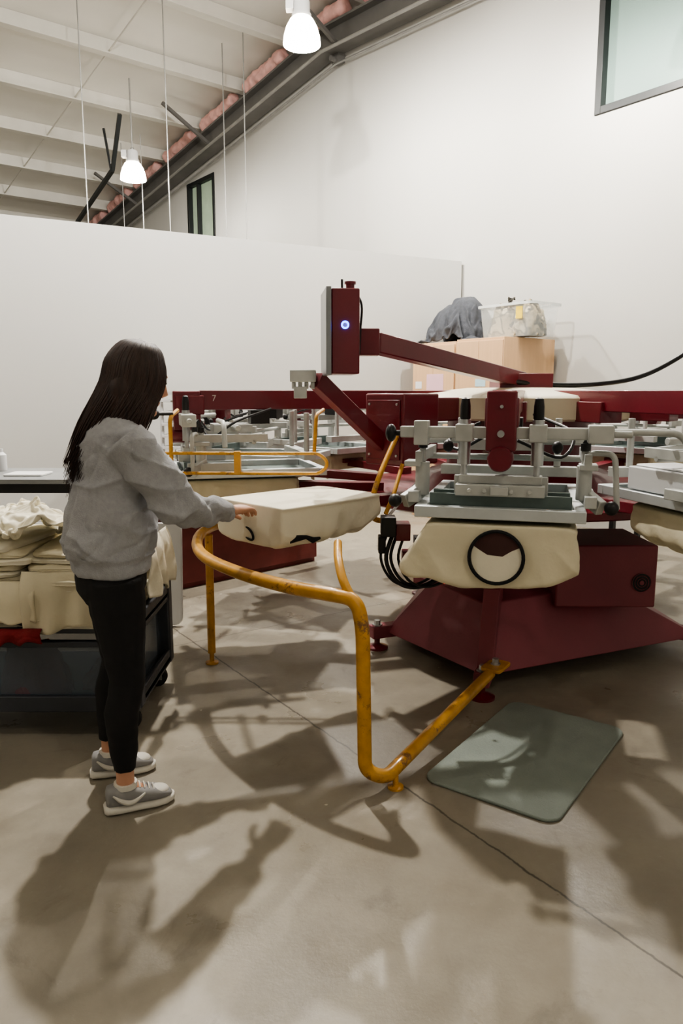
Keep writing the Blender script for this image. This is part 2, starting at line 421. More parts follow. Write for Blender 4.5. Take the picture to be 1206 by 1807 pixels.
for q,dz,r in((.36,-.03,.022),(.10,-.12,.015)):
    t=MB(); t.sweep([(S0+.2,q,zb(S0)+dz),(0,q,zb(0)+dz),(S1-.2,q,zb(S1)+dz)],r,10)
    struct('trim_%d'%k,t,'conduit',RO,RA); k+=1
for s in(-.2,3.4,6.6):
    t=MB(); t.bar((s,.25,zb(s)+.05),(s-.05,1.15,zb(s)+.52),.05,.05)
    struct('trim_%d'%k,t,'beam',RO,RA); k+=1
t=MB(); t.box(-.10,.04,.02,.14,zb(0)-.12,zb(0)); t.cyl((-.03,.14,zb(0)-.08),(-.03,.22,zb(0)-.08),.035)
struct('trim_%d'%k,t,'beam',RO,RA); k+=1
for q in(2.4,):
    t=MB(); t.sweep([(S0+.2,q,zb(S0)+.55),(0,q,zb(0)+.55),(S1-.2,q,zb(S1)+.55)],.012,6)
    struct('trim_%d'%k,t,'purlin',RO,RA); k+=1
# insulation: one lumpy batt per bay between purlins
for i in range(-4,8):
    ins=MB(); s=.95+1.5*i+.14; e_=s+1.22
    n_=12
    pts=[(s+.06+(e_-s-.12)*q/n_,.18+.02*noise.noise(Vector((q*.9,i,0))),zb(s+(e_-s)*q/n_)+.49+.02*noise.noise(Vector((q*.8,i,4)))) for q in range(n_+1)]
    ins.sweep(pts,[(.11+.025*noise.noise(Vector((q*1.1,i,9))),.10) for q in range(n_+1)],14)
    me=fuse(ins,.03,1,lambda c:.035*noise.noise(c*6)+.02*noise.noise(c*16),'insulation')
    cx=.95+1.5*i+.75; me.transform(Matrix.Translation((-cx,-.17,-(zb(cx)+.5)))); p=rw(cx,.17,zb(cx)+.5)
    o=part('insulation_batt',me,'pink',loc=p,rot=RA); setp(o,'lumpy pink fibreglass insulation stuffed above the grey roof beam','insulation',group='pink insulation along the roof beam')
def window(n,W,gm,mull):
    s0,s1,z0,z1=W; f=.07
    t=MB(); t.box(s0,s0+f,-.12,.02,z0,z1); t.box(s1-f,s1,-.12,.02,z0,z1); t.box(s0+f,s1-f,-.12,.02,z0,z0+f); t.box(s0+f,s1-f,-.12,.02,z1-f,z1)
    for m_ in mull: t.box(s0+(s1-s0)*m_-.025,s0+(s1-s0)*m_+.025,-.11,.01,z0+f,z1-f)
    o=struct('window_%d'%n,t,'frameblk',RO,RA,bevel=.004)
    g=MB(); g.box(s0+f,s1-f,-.08,-.07,z0+f,z1-f); part('pane',g,gm,o)
    return o
window(1,W1,'glass',[]); w2=window(2,W2,'greenw',[.62])
PD=Vector((.88,.475,0)).normalized(); PC=Vector((1.49,9.3,0)); pa=math.atan2(PD.y,PD.x)
t=MB(); t.box(-10,-.04,0,.13,0,3.0)
struct('wall_partition',t,'part',PC,pa)
t=MB(); t.box(-10,-.06,-.012,0,0,.1); struct('baseboard_partition',t,'white',PC,pa)

# ------------------------------------------------------------------ hanging rods and strut
def rod(x,y,z0,z1,r=.008):
    t=MB(); t.cyl((x,y,z0),(x,y,z1),r,seg=8)
    return solid('suspension_rod',t,'conduit','thin galvanised rod hanging from the roof purlins','rod',group='hanging rods under the roof')
for x,y,z0,z1 in((-3.24,9.9,2.2,6.4),(-2.26,10.2,2.3,6.6),(-1.76,11.8,2.6,6.5),(-1.40,11.4,2.6,6.5),(-4.1,14.6,2.6,6.0),(-4.7,14.9,2.6,4.6),(-3.3,12.9,2.8,5.6)):
    rod(x,y,z0,z1)
t=MB(); t.bar((-5.6,14.0,3.4),(-3.25,11.1,4.55),.05,.05); t.bar((-3.25,11.1,4.55),(-3.0,10.7,5.15),.05,.05); t.bar((-3.27,11.1,4.55),(-3.35,11.1,5.1),.03,.03)
solid('strut_channel',t,'frameblk','dark slotted steel strut hung on thin rods','strut')

# ------------------------------------------------------------------ lamps
def lamp(x,y,z,power,ceil):
    e=thing('high_bay_lamp','lit high bay lamp with a glowing prismatic dome shade','lamp',(x,y,z),0,'high bay lamps under the roof')
    h=MB(); h.lathe([(0,.36),(.07,.36),(.085,.34),(.085,.24),(.1,.22),(.1,.19),(0,.19)]); h.box(-.16,-.08,-.05,.05,.26,.36); part('housing',h,'white',e)
    s=MB(); s.lathe([(.085,.19),(.12,.17),(.16,.10),(.185,.02),(.195,-.06),(.19,-.065),(.18,.02),(.155,.10),(.115,.165),(.08,.18)],seg=36); part('lamp_shade',s,'lampglow',e)
    r=MB(); r.cyl((0,0,.36),(0,0,ceil-z),.012,seg=8); r.ball((0,0,.38),.03); part('hanger',r,'conduit',e)
    L=bpy.data.lights.new('bulb','POINT'); L.energy=power; L.shadow_soft_size=.07; L.color=(1,.95,.88)
    o=bpy.data.objects.new('bulb',L); COL.objects.link(o); o.parent=e; o.location=(0,0,-.08)
for x,y,z,p,cz in((-.41,8.3,5.05,760,6.6),(-3.2,12.0,4.72,360,6.1),(-1.05,5.05,5.55,1100,6.7),(2.0,6.6,4.78,430,6.3),(-6.2,8.5,5.0,200,6.4),(-4.5,1.0,5.0,100,6.2),(1.8,-1.2,5.0,60,5.9)):  # last two lamps are out of view, added only as fill light
    lamp(x,y,z,p,cz)
wd=bpy.data.worlds.new('world'); sc.world=wd; wd.use_nodes=True
wd.node_tree.nodes['Background'].inputs[0].default_value=(.9,.95,1,1); wd.node_tree.nodes['Background'].inputs[1].default_value=.3

# ------------------------------------------------------------------ screen printing press
PX,PY=1.05,4.4
press=thing('screen_printing_press','maroon automatic carousel screen printing press with grey print heads','printing press',(PX,PY,0))
def pol(r,a,z): return Vector((r*math.cos(a),r*math.sin(a),z))
b=MB(); n=5
BB=[(-.36,-1.01),(.97,-.42),(.75,.65),(-.45,.75),(-.80,-.34)]; TT=[(-.33,-.84),(.40,-.46),(.42,.40),(-.32,.45),(-.54,-.37)]
ringB=[Vector((x,y,.09)) for x,y in BB]; ringT=[Vector((x,y,.40)) for x,y in TT]; ringU=[Vector((x*.6,y*.6,.44)) for x,y in TT]
b.add(ringB+ringT+ringU,[[i,(i+1)%n,n+(i+1)%n,n+i] for i in range(n)]+[[n+i,n+(i+1)%n,2*n+(i+1)%n,2*n+i] for i in range(n)]+[list(range(n))[::-1],list(range(2*n,3*n))])
part('base_skirt',b,'redbase',press,bevel=.006,ang=20)
for i,(x,y) in enumerate(BB):
    a=math.atan2(y,x); rr=Vector((x,y)).length
    l=MB(); l.bar(pol(rr-.28,a,.10),pol(rr+.09,a,.10),.075,.07)
    if i==0:
        T=Matrix.Rotation(a,4,'Z')
        l.add([(rr-.30,-.04,.10),(rr+.0,-.04,.10),(rr+.0,.04,.10),(rr-.30,.04,.10),(rr-.30,-.04,.50),(rr-.17,-.04,.48),(rr-.17,.04,.48),(rr-.30,.04,.50)],[(0,3,2,1),(4,5,6,7),(0,1,5,4),(1,2,6,5),(2,3,7,6),(3,0,4,7)],T)
    lo=part('leg',l,'redbase',press,bevel=.004)
    f=MB(); f.lathe([(0,0),(.062,0),(.062,.012),(.03,.025),(.016,.03),(.016,.07),(0,.07)],pol(rr+.05,a,0)); part('levelling_foot',f,'red',lo)
    f=MB(); f.lathe([(0,.135),(.03,.135),(.03,.142),(.018,.142),(.018,.165),(0,.165)],pol(rr+.05,a,0),seg=6); part('bolt',f,'steel',lo)
e=MB(); e.box(.06,.58,-.70,-.22,.34,.67); eb=part('electronics_box',e,'redbase',press,bevel=.01)
fx=.50; fz=.475
f=MB(); f.lathe([(0,-.004),(.046,-.004),(.050,0),(0,0)],(fx,-.701,fz),axis='y',seg=32); part('fan_opening',f,'blk',eb)
f=MB()
for rr_ in(.022,.036,.050): f.sweep([(fx+rr_*math.cos(q),-.709,fz+rr_*math.sin(q)) for q in [2*pi*kk/28 for kk in range(28)]],.0016,6,closed=True)
f.lathe([(.0,-.006),(.012,-.006),(.012,0),(0,0)],(fx,-.706,fz),axis='y')
part('fan_grille',f,'redbase',eb)
cmb=MB(); cmb.lathe([(0,.42),(.34,.42),(.34,.60),(.28,.64),(.28,.86),(0,.86)],seg=12); part('column',cmb,'red',press)
it=MB(); it.lathe([(0,.84),(.98,.84),(1.0,.85),(1.0,.885),(.98,.895),(0,.895)],seg=60); part('indexer_table',it,'red',press)
ic=MB(); ic.lathe([(0,.89),(.62,.89),(.55,.98),(.42,1.02),(.42,1.30),(0,1.30)],seg=12); part('head_column',ic,'red',press)
hd=MB(); hd.lathe([(0,1.30),(.69,1.30),(.70,1.31),(.70,1.415),(.68,1.43),(.3,1.47),(0,1.475)],seg=64); part('hub_drum',hd,'hub',press)
NS=12; A1=math.radians(255)
for i in range(NS):
    a=A1+i*2*pi/NS
    s=MB(); s.bar((.85,0,.915),(1.5,0,.945),.09,.05); s.bar((1.38,-.1,.955),(1.38,.1,.955),.05,.03); s.box(1.46,1.52,-.05,.05,.925,.97)
    pa_=part('platen_arm',s,'red',press,bevel=.003,rot=a)
    p=MB(); p.prism([(x+1.71,y) for x,y in rrect(.56,.40,.04)],.966,.992); part('platen',p,'alu',pa_)
def build_arm():
    b=MB(); b.bar((.35,0,1.405),(1.86,0,1.405),.085,.10); b.box(.5,.9,-.06,.06,1.30,1.40)
    arm=part('print_arm',b,'red',press,bevel=.004)
    h=MB(); h.box(1.86,2.0,-.05,.05,1.25,1.452); h.box(1.84,1.99,-.056,.056,1.33,1.43)
    part('head_housing',h,'red',arm,bevel=.006)
    h=MB(); h.lathe([(0,.10),(.038,.10),(.043,.092),(.043,0),(0,0)],(1.92,0,1.225),axis='x',seg=28); part('height_dial',h,'red',arm)
    h=MB(); h.lathe([(0,.012),(.012,.012),(.012,0),(0,0)],(2.0,0,1.31),axis='x',seg=12); part('bolt',h,'steel',arm)
    h=MB(); h.lathe([(0,.01),(.006,.01),(.006,0),(0,0)],(2.0,0,1.40),axis='x',seg=8); part('bolt',h,'steel',arm)
    c=MB(); c.box(1.925,1.955,-.35,.35,1.29,1.33); c.box(1.905,1.975,-.155,-.095,1.28,1.34); c.box(1.905,1.975,.09,.15,1.28,1.34); c.box(1.905,1.975,.28,.36,1.28,1.34)
    c.box(1.915,1.965,-.30,-.25,1.265,1.35); c.cyl((1.94,.36,1.31),(1.94,.42,1.31),.012)
    part('crossbar',c,'grey',arm,bevel=.004)
    c=MB(); c.cyl((1.70,-.32,1.27),(1.70,.32,1.27),.014); c.cyl((1.62,-.30,1.20),(1.62,.30,1.20),.012); c.box(1.55,1.92,-.30,-.275,1.20,1.24); c.box(1.55,1.92,.275,.30,1.20,1.24); c.box(1.6,1.8,-.12,.12,1.24,1.28)
    c.box(1.30,1.36,-.28,.28,1.10,1.14); c.cyl((1.33,-.2,1.14),(1.33,-.2,1.34),.014); c.cyl((1.33,.2,1.14),(1.33,.2,1.34),.014)
    part('carriage_rod',c,'grey',arm,bevel=.002)
    for y in(-.125,.12):
        s=MB(); s.cyl((1.94,y,1.33),(1.94,y,1.355),.02); s.cyl((1.94,y,1.10),(1.94,y,1.29),.011); s.cyl((1.94,y,1.20),(1.94,y,1.29),.021); s.cyl((1.94,y,1.14),(1.94,y,1.16),.018); part('adjuster_shaft',s,'steel',arm)
        s=MB(); s.sweep([(1.94,y,1.352),(1.94,y,1.36),(1.94,y,1.40),(1.94,y,1.425),(1.94,y,1.43)],[.014,.018,.0175,.014,.006],16); part('adjuster_knob',s,'blk',arm)
    s=MB(); s.ball((1.94,-.385,1.305),.026,.02,.032); s.cyl((1.94,-.37,1.305),(1.94,-.35,1.305),.01); part('ball_knob',s,'blk',arm)
    s=MB(); s.box(1.895,1.985,-.15,.15,1.095,1.135); s.box(1.90,1.96,-.14,.14,1.135,1.165); s.box(1.905,1.925,-.16,.16,1.09,1.16); s.box(1.97,2.0,-.03,.03,1.10,1.13)
    for y in(-.1,-.05,.04,.1): s.cyl((1.99,y,1.115),(2.0,y,1.115),.008,seg=8)
    part('squeegee_holder',s,'grey',arm,bevel=.003)
    s=MB(); s.box(1.88,1.90,-.235,.235,1.055,1.105); part('flood_bar',s,'mesh',arm,bevel=.002)
    s=MB(); s.box(1.955,1.965,-.24,.24,1.05,1.10); part('squeegee_blade',s,'mesh',arm,bevel=.002)
    s=MB()
    for x0,x1,y0,y1 in((1.98,2.02,-.285,.285),(1.24,1.28,-.285,.285),(1.28,1.98,-.285,-.245),(1.28,1.98,.245,.285)): s.box(x0,x1,y0,y1,1.02,1.06)
    part('screen_frame',s,'alu',arm,bevel=.003)
    s=MB(); s.box(1.28,1.98,-.245,.245,1.024,1.028); part('screen_mesh',s,'mesh',arm)
    for sg in(-1,1):
        y=.30*sg
        s=MB(); s.box(1.70,1.95,y-.02,y+.02,1.06,1.10); s.cyl((1.88,y*.93,1.08),(1.88,y*.93,1.20),.026); s.cyl((1.88,y*.93,1.20),(1.88,y*.93,1.25),.012); s.box(1.84,1.92,y-.04,y+.02,1.185,1.205)
        s.bar((1.86,y*.93,1.10),(1.93,y*1.12,1.06),.03,.05)
        part('frame_clamp',s,'grey',arm,bevel=.003)
        s=MB(); s.cyl((1.88,y*.93,1.25),(1.88,y*.93,1.275),.017); s.bar((1.88,y*.93,1.27),(1.90,y*1.0,1.31),.016,.02); part('clamp_lever',s,'blk',arm)
        s=MB(); s.ball((1.95,y*1.22,1.065),.024); part('clamp_knob',s,'blk',arm)
        s=MB(); s.ball((1.90,y*.62,1.26),.019,.019,.022); part('clamp_knob',s,'blk',arm)
    s=MB(); s.sweep(fillet([(1.90,.28,1.20),(1.90,.29,1.245),(1.93,.37,1.245),(1.93,.385,1.06)],.03),.010,10); part('air_tube',s,'grey',arm)
    s=MB(); s.sweep(fillet([(1.80,.34,1.31),(1.80,.60,1.31),(1.80,.63,1.20)],.05),.012,10); part('air_tube',s,'grey',arm)
    s=MB(); s.sweep(crom([(1.86,-.05,1.3),(1.8,-.16,1.24),(1.72,-.2,1.28),(1.6,-.1,1.33)],6),.006,8); s.sweep(crom([(1.86,.05,1.28),(1.82,.2,1.22),(1.7,.24,1.3),(1.5,.1,1.36)],6),.006,8)
    s.box(1.5,1.6,-.06,.06,1.28,1.35)
    part('air_hose',s,'blk',arm)
    return arm
proto=build_arm(); proto.rotation_euler=(0,0,A1)
arms={0:proto}
for i in range(1,NS):
    if i==11: continue
    c=dup(proto,press); c.rotation_euler=(0,0,A1+i*2*pi/NS); arms[i]=c
s=MB(); s.box(1.42,1.86,-.27,-.05,1.065,1.155); s.box(1.44,1.84,-.25,-.07,1.155,1.165); part('ink_tray',s,'white',arms[1],bevel=.006,label='thick pale grey tray')
fc=bpy.data.curves.new('t','FONT'); fc.body='7'; fc.size=.045; fc.extrude=.001; fo=bpy.data.objects.new('t',fc); COL.objects.link(fo)
dg=bpy.context.evaluated_depsgraph_get(); tm=bpy.data.meshes.new_from_object(fo.evaluated_get(dg)); bpy.data.objects.remove(fo)
tm.transform(Matrix(((-1,0,0,1.80),(0,0,1,.044),(0,1,0,1.40),(0,0,0,1))))
part('arm_number',tm,'num',arms[10])
a=math.radians(226); s=MB(); T=Matrix.Rotation(a,4,'Z')
s.box(.95,1.22,-.12,.12,1.10,1.44,T); s.box(.4,.95,-.06,.06,1.30,1.42,T)
st=part('station_box',s,'red',press,bevel=.008)
s=MB(); s.box(1.221,1.228,-.10,.10,1.13,1.41,T); part('cover_plate',s,'red',st,bevel=.003)
for yy in(-.085,.085):
    for zz in(1.15,1.39):
        s=MB(); s.cyl(T@Vector((1.228,yy,zz)),T@Vector((1.233,yy,zz)),.006,seg=8); part('screw',s,'steel',st)
s=MB(); s.bar((-.80,-.80,1.15),(-1.16,-1.16,1.50),.05,.075); part('button_boom',s,'red',press,bevel=.004)
s=MB(); s.box(-1.27,-1.16,-1.22,-1.14,1.49,1.54)
for i in range(4): s.cyl((-1.255+i*.027,-1.185,1.46),(-1.255+i*.027,-1.185,1.49),.009,seg=10)
s.box(-1.255,-1.20,-1.2,-1.16,1.42,1.47)
part('button_box',s,'grey',press,bevel=.003)
s=MB(); s.bar((-.02,-.10,1.515),(-.91,-1.17,1.655),.07,.085); s.box(-.16,.14,-.2,.1,1.45,1.55)
s.box(-1.0,-.89,-1.24,-1.14,1.60,1.71)
cb=part('control_boom',s,'red',press,bevel=.005)
T=Matrix.Translation((-1.05,-1.20,0))@Matrix.Rotation(math.radians(6),4,'Z')
s=MB(); s.box(-.055,.06,-.14,.12,1.52,1.86,T); cbx=part('control_box',s,'red',press,bevel=.006)
s=MB(); s.box(-.078,-.056,-.15,.13,1.515,1.865,T); part('control_screen',s,'panelgrey',cbx,bevel=.003)
s=MB(); s.lathe([(.010,0),(.016,0),(.016,-.006),(.010,-.006)],T@Vector((0.0,-.142,1.715)),axis='y',seg=24); part('power_button_light',s,'led',cbx)
s=MB(); s.cyl(T@Vector((0,-.14,1.715)),T@Vector((0,-.146,1.715)),.009); part('power_button',s,'steel',cbx)
s=MB(); s.cyl(T@Vector((.03,-.06,1.86)),T@Vector((.03,-.06,1.885)),.018); s.cyl(T@Vector((.03,-.06,1.885)),T@Vector((.03,-.06,1.895)),.024); part('stop_button',s,'red',cbx)
s=MB(); s.cyl(T@Vector((0,-.02,1.86)),T@Vector((0,-.02,1.91)),.005,seg=8); part('antenna',s,'blk',cbx)
s=MB(); s.sweep(crom([T@Vector(p) for p in((.05,-.05,1.86),(.075,-.08,1.80),(.07,-.08,1.70),(.065,-.08,1.60))],6),.005,8); part('cable',s,'blk',cbx)
s=MB(); s.sweep(crom([(-.22,-.2,1.53),(-.05,-.2,1.50),(.3,-.1,1.485),(.65,0,1.52),(.92,.1,1.62),(1.15,.15,1.78),(1.5,.3,2.1),(1.9,.5,2.6)],8),.014,10); part('supply_hose',s,'blk',press)
s=MB()
for dx,dy,r in((0,0,.009),(.02,.02,.007),(.05,.01,.006),(-.02,.03,.006)):
    s.sweep(crom([(-.84+dx,-1.45+dy,.88),(-.87+dx,-1.5+dy,.78),(-.82+dx,-1.52+dy,.69),(-.72+dx,-1.48+dy,.665),(-.6+dx,-1.4+dy,.72),(-.5+dx,-1.2,.80)],6),r,8)
s.box(-.75,-.69,-1.45,-1.38,.76,.86); part('cable_bundle',s,'blk',press)
s=MB(); s.box(-.89,-.83,-1.49,-1.41,.87,.95); s.box(-.90,-.87,-1.48,-1.42,.80,.87); part('connector_block',s,'blk',press,bevel=.004)
s=MB(); s.box(-.83,-.77,-1.47,-1.38,.85,.92); s.box(-.80,-.66,-1.44,-1.38,.74,.80); part('connector_block',s,'red',press,bevel=.004)
s=MB(); s.ball((-.60,-1.28,.63),.008); part('status_light',s,'ledr',press)
s=MB(); s.lathe([(0,.80),(.16,.80),(.16,.84),(0,.84)],(-.42,-1.05,0)); s.bar((-.3,-.8,.78),(-.46,-1.25,.80),.14,.05); part('registration_bracket',s,'red',press,bevel=.003)

# ------------------------------------------------------------------ shirts on platens
def fallback(L,W,drop): return MB().prism(rrect(L,W,.04),-drop,.004).mesh('shirt')
def sack_shirt(out,amp=.010,inner=.70,sx=1.0,smooth=8):
    out=[(y,z) for y,z in crom(out,3,closed=True)]
    n=len(out); mb=MB(); secs=[(-.31,.80,inner),(-.29,.92,inner+.12),(-.15,.98,.95),(.10,1.0,1.0),(.29,1.0,1.0),(.318,.985,.985),(.327,.95,.95)]
    vs=[];fs=[]
    for x,sy,sz in secs:
        for y,z in out:
            yy=y*sy if abs(y)<.26 or x>.0 else math.copysign(.26,y)*sy
            vs.append((x*sx,yy,z*sz if z<0 else z))
    for i in range(len(secs)-1):
        for k in range(n): fs.append([i*n+k,i*n+(k+1)%n,(i+1)*n+(k+1)%n,(i+1)*n+k])
    fs.append(list(range(n))); fs.append([(len(secs)-1)*n+k for k in range(n)][::-1])
    mb.add(vs,fs)
    def dsp(q):
        low=max(0,min(1,(-q.z-.02)*9)); edge=max(0,min(1,(abs(q.y)-.09)*8))
        r=1-abs(noise.noise(Vector((q.y*9+q.z*5,q.x*4,q.z*5+2))))*2.4
        return low*(edge*amp*max(-.4,r)+.005*noise.noise(q*12)+.004*math.sin(q.x*38+q.z*20+5*noise.noise(q*5)))
    return fuse(mb,.005,smooth,dsp,'front_shirt')
FR=[(-.22,.006),(0,.006),(.24,.006),(.258,-.03),(.272,-.09),(.266,-.135),(.235,-.168),(.17,-.192),(.10,-.21),(0,-.222),(-.10,-.220),(-.16,-.205),(-.22,-.195),(-.28,-.197),(-.32,-.182),(-.330,-.150),(-.305,-.105),(-.275,-.05),(-.25,-.01)]
SD=[(-.23,.006),(0,.006),(.23,.006),(.25,-.03),(.262,-.08),(.25,-.125),(.19,-.155),(.08,-.17),(-.08,-.17),(-.19,-.155),(-.25,-.125),(-.262,-.08),(-.25,-.03)]
LD=[(-.212,.006),(0,.006),(.212,.006),(.218,-.008),(.222,-.06),(.222,-.11),(.205,-.145),(.15,-.162),(.05,-.17),(-.08,-.165),(-.19,-.145),(-.218,-.10),(-.222,-.06),(-.218,-.008)]
for i in range(NS):
    a=A1+i*2*pi/NS; front=(i==0); load=(i==11)
    c=Vector((PX,PY,.995))+pol(1.72 if load else 1.70,a,0)
    if front: m_=sack_shirt(FR)
    elif i==1: m_=sack_shirt(SD,.006)
    elif load: m_=sack_shirt(LD,.010,inner=.50,sx=.94,smooth=2)
    else: m_=S_platen or fallback(.62,.45,.14)
    lab='cream cotton shirt stretched over a press platen, dark neck ring showing' if front or load else 'cream cotton shirt stretched over a press platen'
    o=part('shirt',m_,'cream2' if load else 'cream',loc=c,rot=a+(pi if i%2 and i>1 and not load else 0)); setp(o,lab,'shirt',group='cream shirts on the press platens')
    if i>1 and not load: 
        md=o.modifiers.new('s','SOLIDIFY'); md.thickness=.003; md.offset=1
    if front:
        R=.090; xx=.340; zc_=-.10
        t=MB(); t.sweep([(xx+.003*math.cos(2*q),R*math.cos(q),zc_+R*math.sin(q)) for q in [2*pi*kk/40 for kk in range(40)]],[(.010,.006)]*40,8,closed=True); part('neck_ribbing',t,'black',o)
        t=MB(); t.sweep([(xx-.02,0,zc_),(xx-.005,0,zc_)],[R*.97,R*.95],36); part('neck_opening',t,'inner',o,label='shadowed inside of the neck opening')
        seg=[(R*.93*math.cos(q),R*.93*math.sin(q)) for q in [pi-.45+(pi+.9)*kk/26 for kk in range(27)]]
        seg+=[(.05,.024),(.02,.004),(-.03,.008),(-.06,.026)]
        t=MB(); t.prism(seg,0,.003,Matrix.Translation((xx-.005,0,zc_))@Matrix(((0,0,1,0),(1,0,0,0),(0,1,0,0),(0,0,0,1)))); part('neck_back',t,'cream2',o)
    if load:
        t=MB()
        t.sweep([(.308+.012*math.cos(q),.0+.050*math.cos(q),-.118+.022*math.sin(q)-.01*math.cos(q)) for q in [2*pi*kk/32 for kk in range(32)]],.005,8,closed=True); part('neck_ribbing',t,'black',o)
        t=MB(); t.sweep([(.27,.216,-.130),(.24,.224,-.117),(.19,.226,-.120),(.15,.222,-.138),(.11,.219,-.136)],[(.008,.006),(.015,.006),(.008,.006),(.014,.006),(.006,.006)],10); part('sleeve_trim',t,'black',o)

# ------------------------------------------------------------------ yellow guard rails
g=thing('guard_rail','bent yellow tubular guard rail bolted to the press foot','guard rail',(0,2.55,0))
def L_(p): return Vector(p)-Vector((0,2.55,0))
r=.026
t=MB()
arc=crom([(-.50,4.12,.73),(-.67,3.98,.73),(-.72,3.72,.73),(-.68,3.40,.73),(-.58,3.13,.73),(-.40,2.87,.73),(-.2,2.67,.73),(-.05,2.57,.73)],6)
path=[Vector(p) for p in arc]+fillet([(-.05,2.57,.73),(.055,2.52,.725),(.075,2.50,.62),(.085,2.49,.09),(.16,2.50,.055),(.70,3.30,.14)],.09,8)[1:]
t.sweep([L_(p) for p in path],r,16); part('main_tube',t,'yel',g)
t=MB(); t.cyl(L_((-.695,3.78,.71)),L_((-.70,3.80,.06)),.021); part('post',t,'yel',g)
t=MB(); t.lathe([(0,0),(.035,0),(.035,.008),(.012,.014),(.012,.07),(0,.07)],L_((-.70,3.80,0))); part('post_foot',t,'yel',g)
t=MB(); t.lathe([(0,0),(.03,0),(.03,.008),(.011,.014),(.011,.05),(0,.05)],L_((.20,2.53,0))); part('post_foot',t,'yel',g)
t=MB(); t.sweep([L_(p) for p in crom([(.06,2.52,.69),(.03,2.54,.735),(.002,2.58,.79),(-.012,2.66,.84),(-.014,2.80,.87)],6)],.0165,12)
part('branch_tube',t,'yel',g)
t=MB(); t.prism([(.735+x*math.cos(.98)-y*math.sin(.98),3.345+x*math.sin(.98)+y*math.cos(.98)-2.55) for x,y in rrect(.15,.10,.02)],.150,.166); part('mounting_plate',t,'yel',g,bevel=.003)
t=MB(); t.lathe([(0,.166),(.024,.166),(.024,.172),(.016,.172),(.016,.195),(0,.195)],(.735,.80,0),seg=6); part('bolt',t,'steel',g)
g3=thing('guard_rail','tall bent yellow hoop guard beside the loading station','guard rail',(.2,3.4,0))
O3=Vector((.2,3.4,0))
t=MB(); t.sweep([Vector(p)-O3 for p in crom([(.20,3.34,.86),(.145,3.26,.89),(.14,3.26,.97),(.165,3.29,1.06),(.25,3.44,1.23),(.33,3.62,1.37),(.36,3.66,1.385),(.38,3.70,1.37)],6)],.0125,12); part('hoop_tube',t,'yel',g3)
t=MB(); t.sweep([Vector(p)-O3 for p in crom([(.38,3.70,1.37),(.36,3.62,1.30),(.29,3.46,1.12),(.24,3.34,.99),(.20,3.30,.90)],6)],.010,10); part('brace_tube',t,'yel',g3)
t=MB(); t.sweep([Vector(p)-O3 for p in ((.20,3.32,.87),(.42,3.55,1.08))],.007,8); part('tie_rod',t,'white',g3)
g2=thing('guard_rail','looped yellow tubular guard rail beside the print head','guard rail',(-.45,3.5,0))
O2=Vector((-.45,3.52,0))
t=MB(); t.sweep([Vector(p)-O2 for p in fillet([(-.84,3.52,1.16),(-.10,3.50,1.16),(-.06,3.50,1.11),(-.10,3.50,1.065),(-.84,3.52,1.065)],.05)],.008,10,); part('loop_tube',t,'yel',g2)
t=MB(); t.box(-.06,-.03,-.02,.02,1.06,1.17); part('joint_plate',t,'yel',g2,bevel=.002)
t=MB(); t.sweep(fillet([Vector(p)-O2 for p in((-.81,3.52,1.06),(-.81,3.52,1.33),(-.79,3.6,1.36))],.03),.010,10); part('post',t,'yel',g2)
t=MB(); t.sweep(fillet([Vector(p)-O2 for p in((-.13,3.52,1.16),(-.12,3.55,1.34),(-.09,3.7,1.36))],.03),.009,10); part('post',t,'yel',g2)
t=MB(); t.ball(Vector((-.88,3.5,1.345))-O2,.027); t.cyl(Vector((-.87,3.50,1.345))-O2,Vector((-.80,3.54,1.345))-O2,.008); part('ball_knob',t,'blk',g2)

# ------------------------------------------------------------------ floor mat
mt=MB(); mt.prism(rrect(.87,.52,.06),0,.012)
o=part('floor_mat',mt,'mat',loc=(.765,2.785,.001),rot=math.atan2(.70,.50),bevel=.004); setp(o,'grey-green rounded anti-fatigue mat lying on the concrete','mat')

# ------------------------------------------------------------------ cabinets in the corner
an=math.atan2(.787,-.617)
C0=Vector((1.65,7.63,0)); ca=Vector((-.617,.787,0)); cn=Vector((.787,.617,0))
def cabinet(off,w,h,paper):
    p=C0+ca*off; e=thing('storage_cabinet','light wood laminate storage cabinet with plain doors','cabinet',p,an,'wood cabinets in the corner')
    d=.84
    t=MB(); t.box(.005,w-.005,-d,-.0,0.0,h); part('body',t,'wood',e,bevel=.003)
    t=MB(); t.box(.008,w/2-.002,.0,.018,.08,h-.03); t2=MB(); t2.box(w/2+.002,w-.008,.0,.018,.08,h-.03)
    d1=part('door',t,'wood',e,bevel=.002); d2=part('door',t2,'wood',e,bevel=.002)
    for dd,x in((d1,w/2-.04),(d2,w/2+.04)):
        k_=MB(); k_.sweep(fillet([(x,.018,1.0),(x,.045,1.0),(x,.045,1.12),(x,.018,1.12)],.01),.005,8); part('handle',k_,'steel',dd)
    for x0,x1,z0,z1,m_ in paper:
        k_=MB(); k_.box(x0,x1,.019,.021,z0,z1); part('paper_note',k_,m_,e)
cabinet(0,.655,2.0,[(.22,.36,1.50,1.58,'paperb')]); cabinet(.665,.655,1.985,[(.16,.42,1.42,1.64,'paperp'),(.5,.6,1.48,1.56,'paperw')])
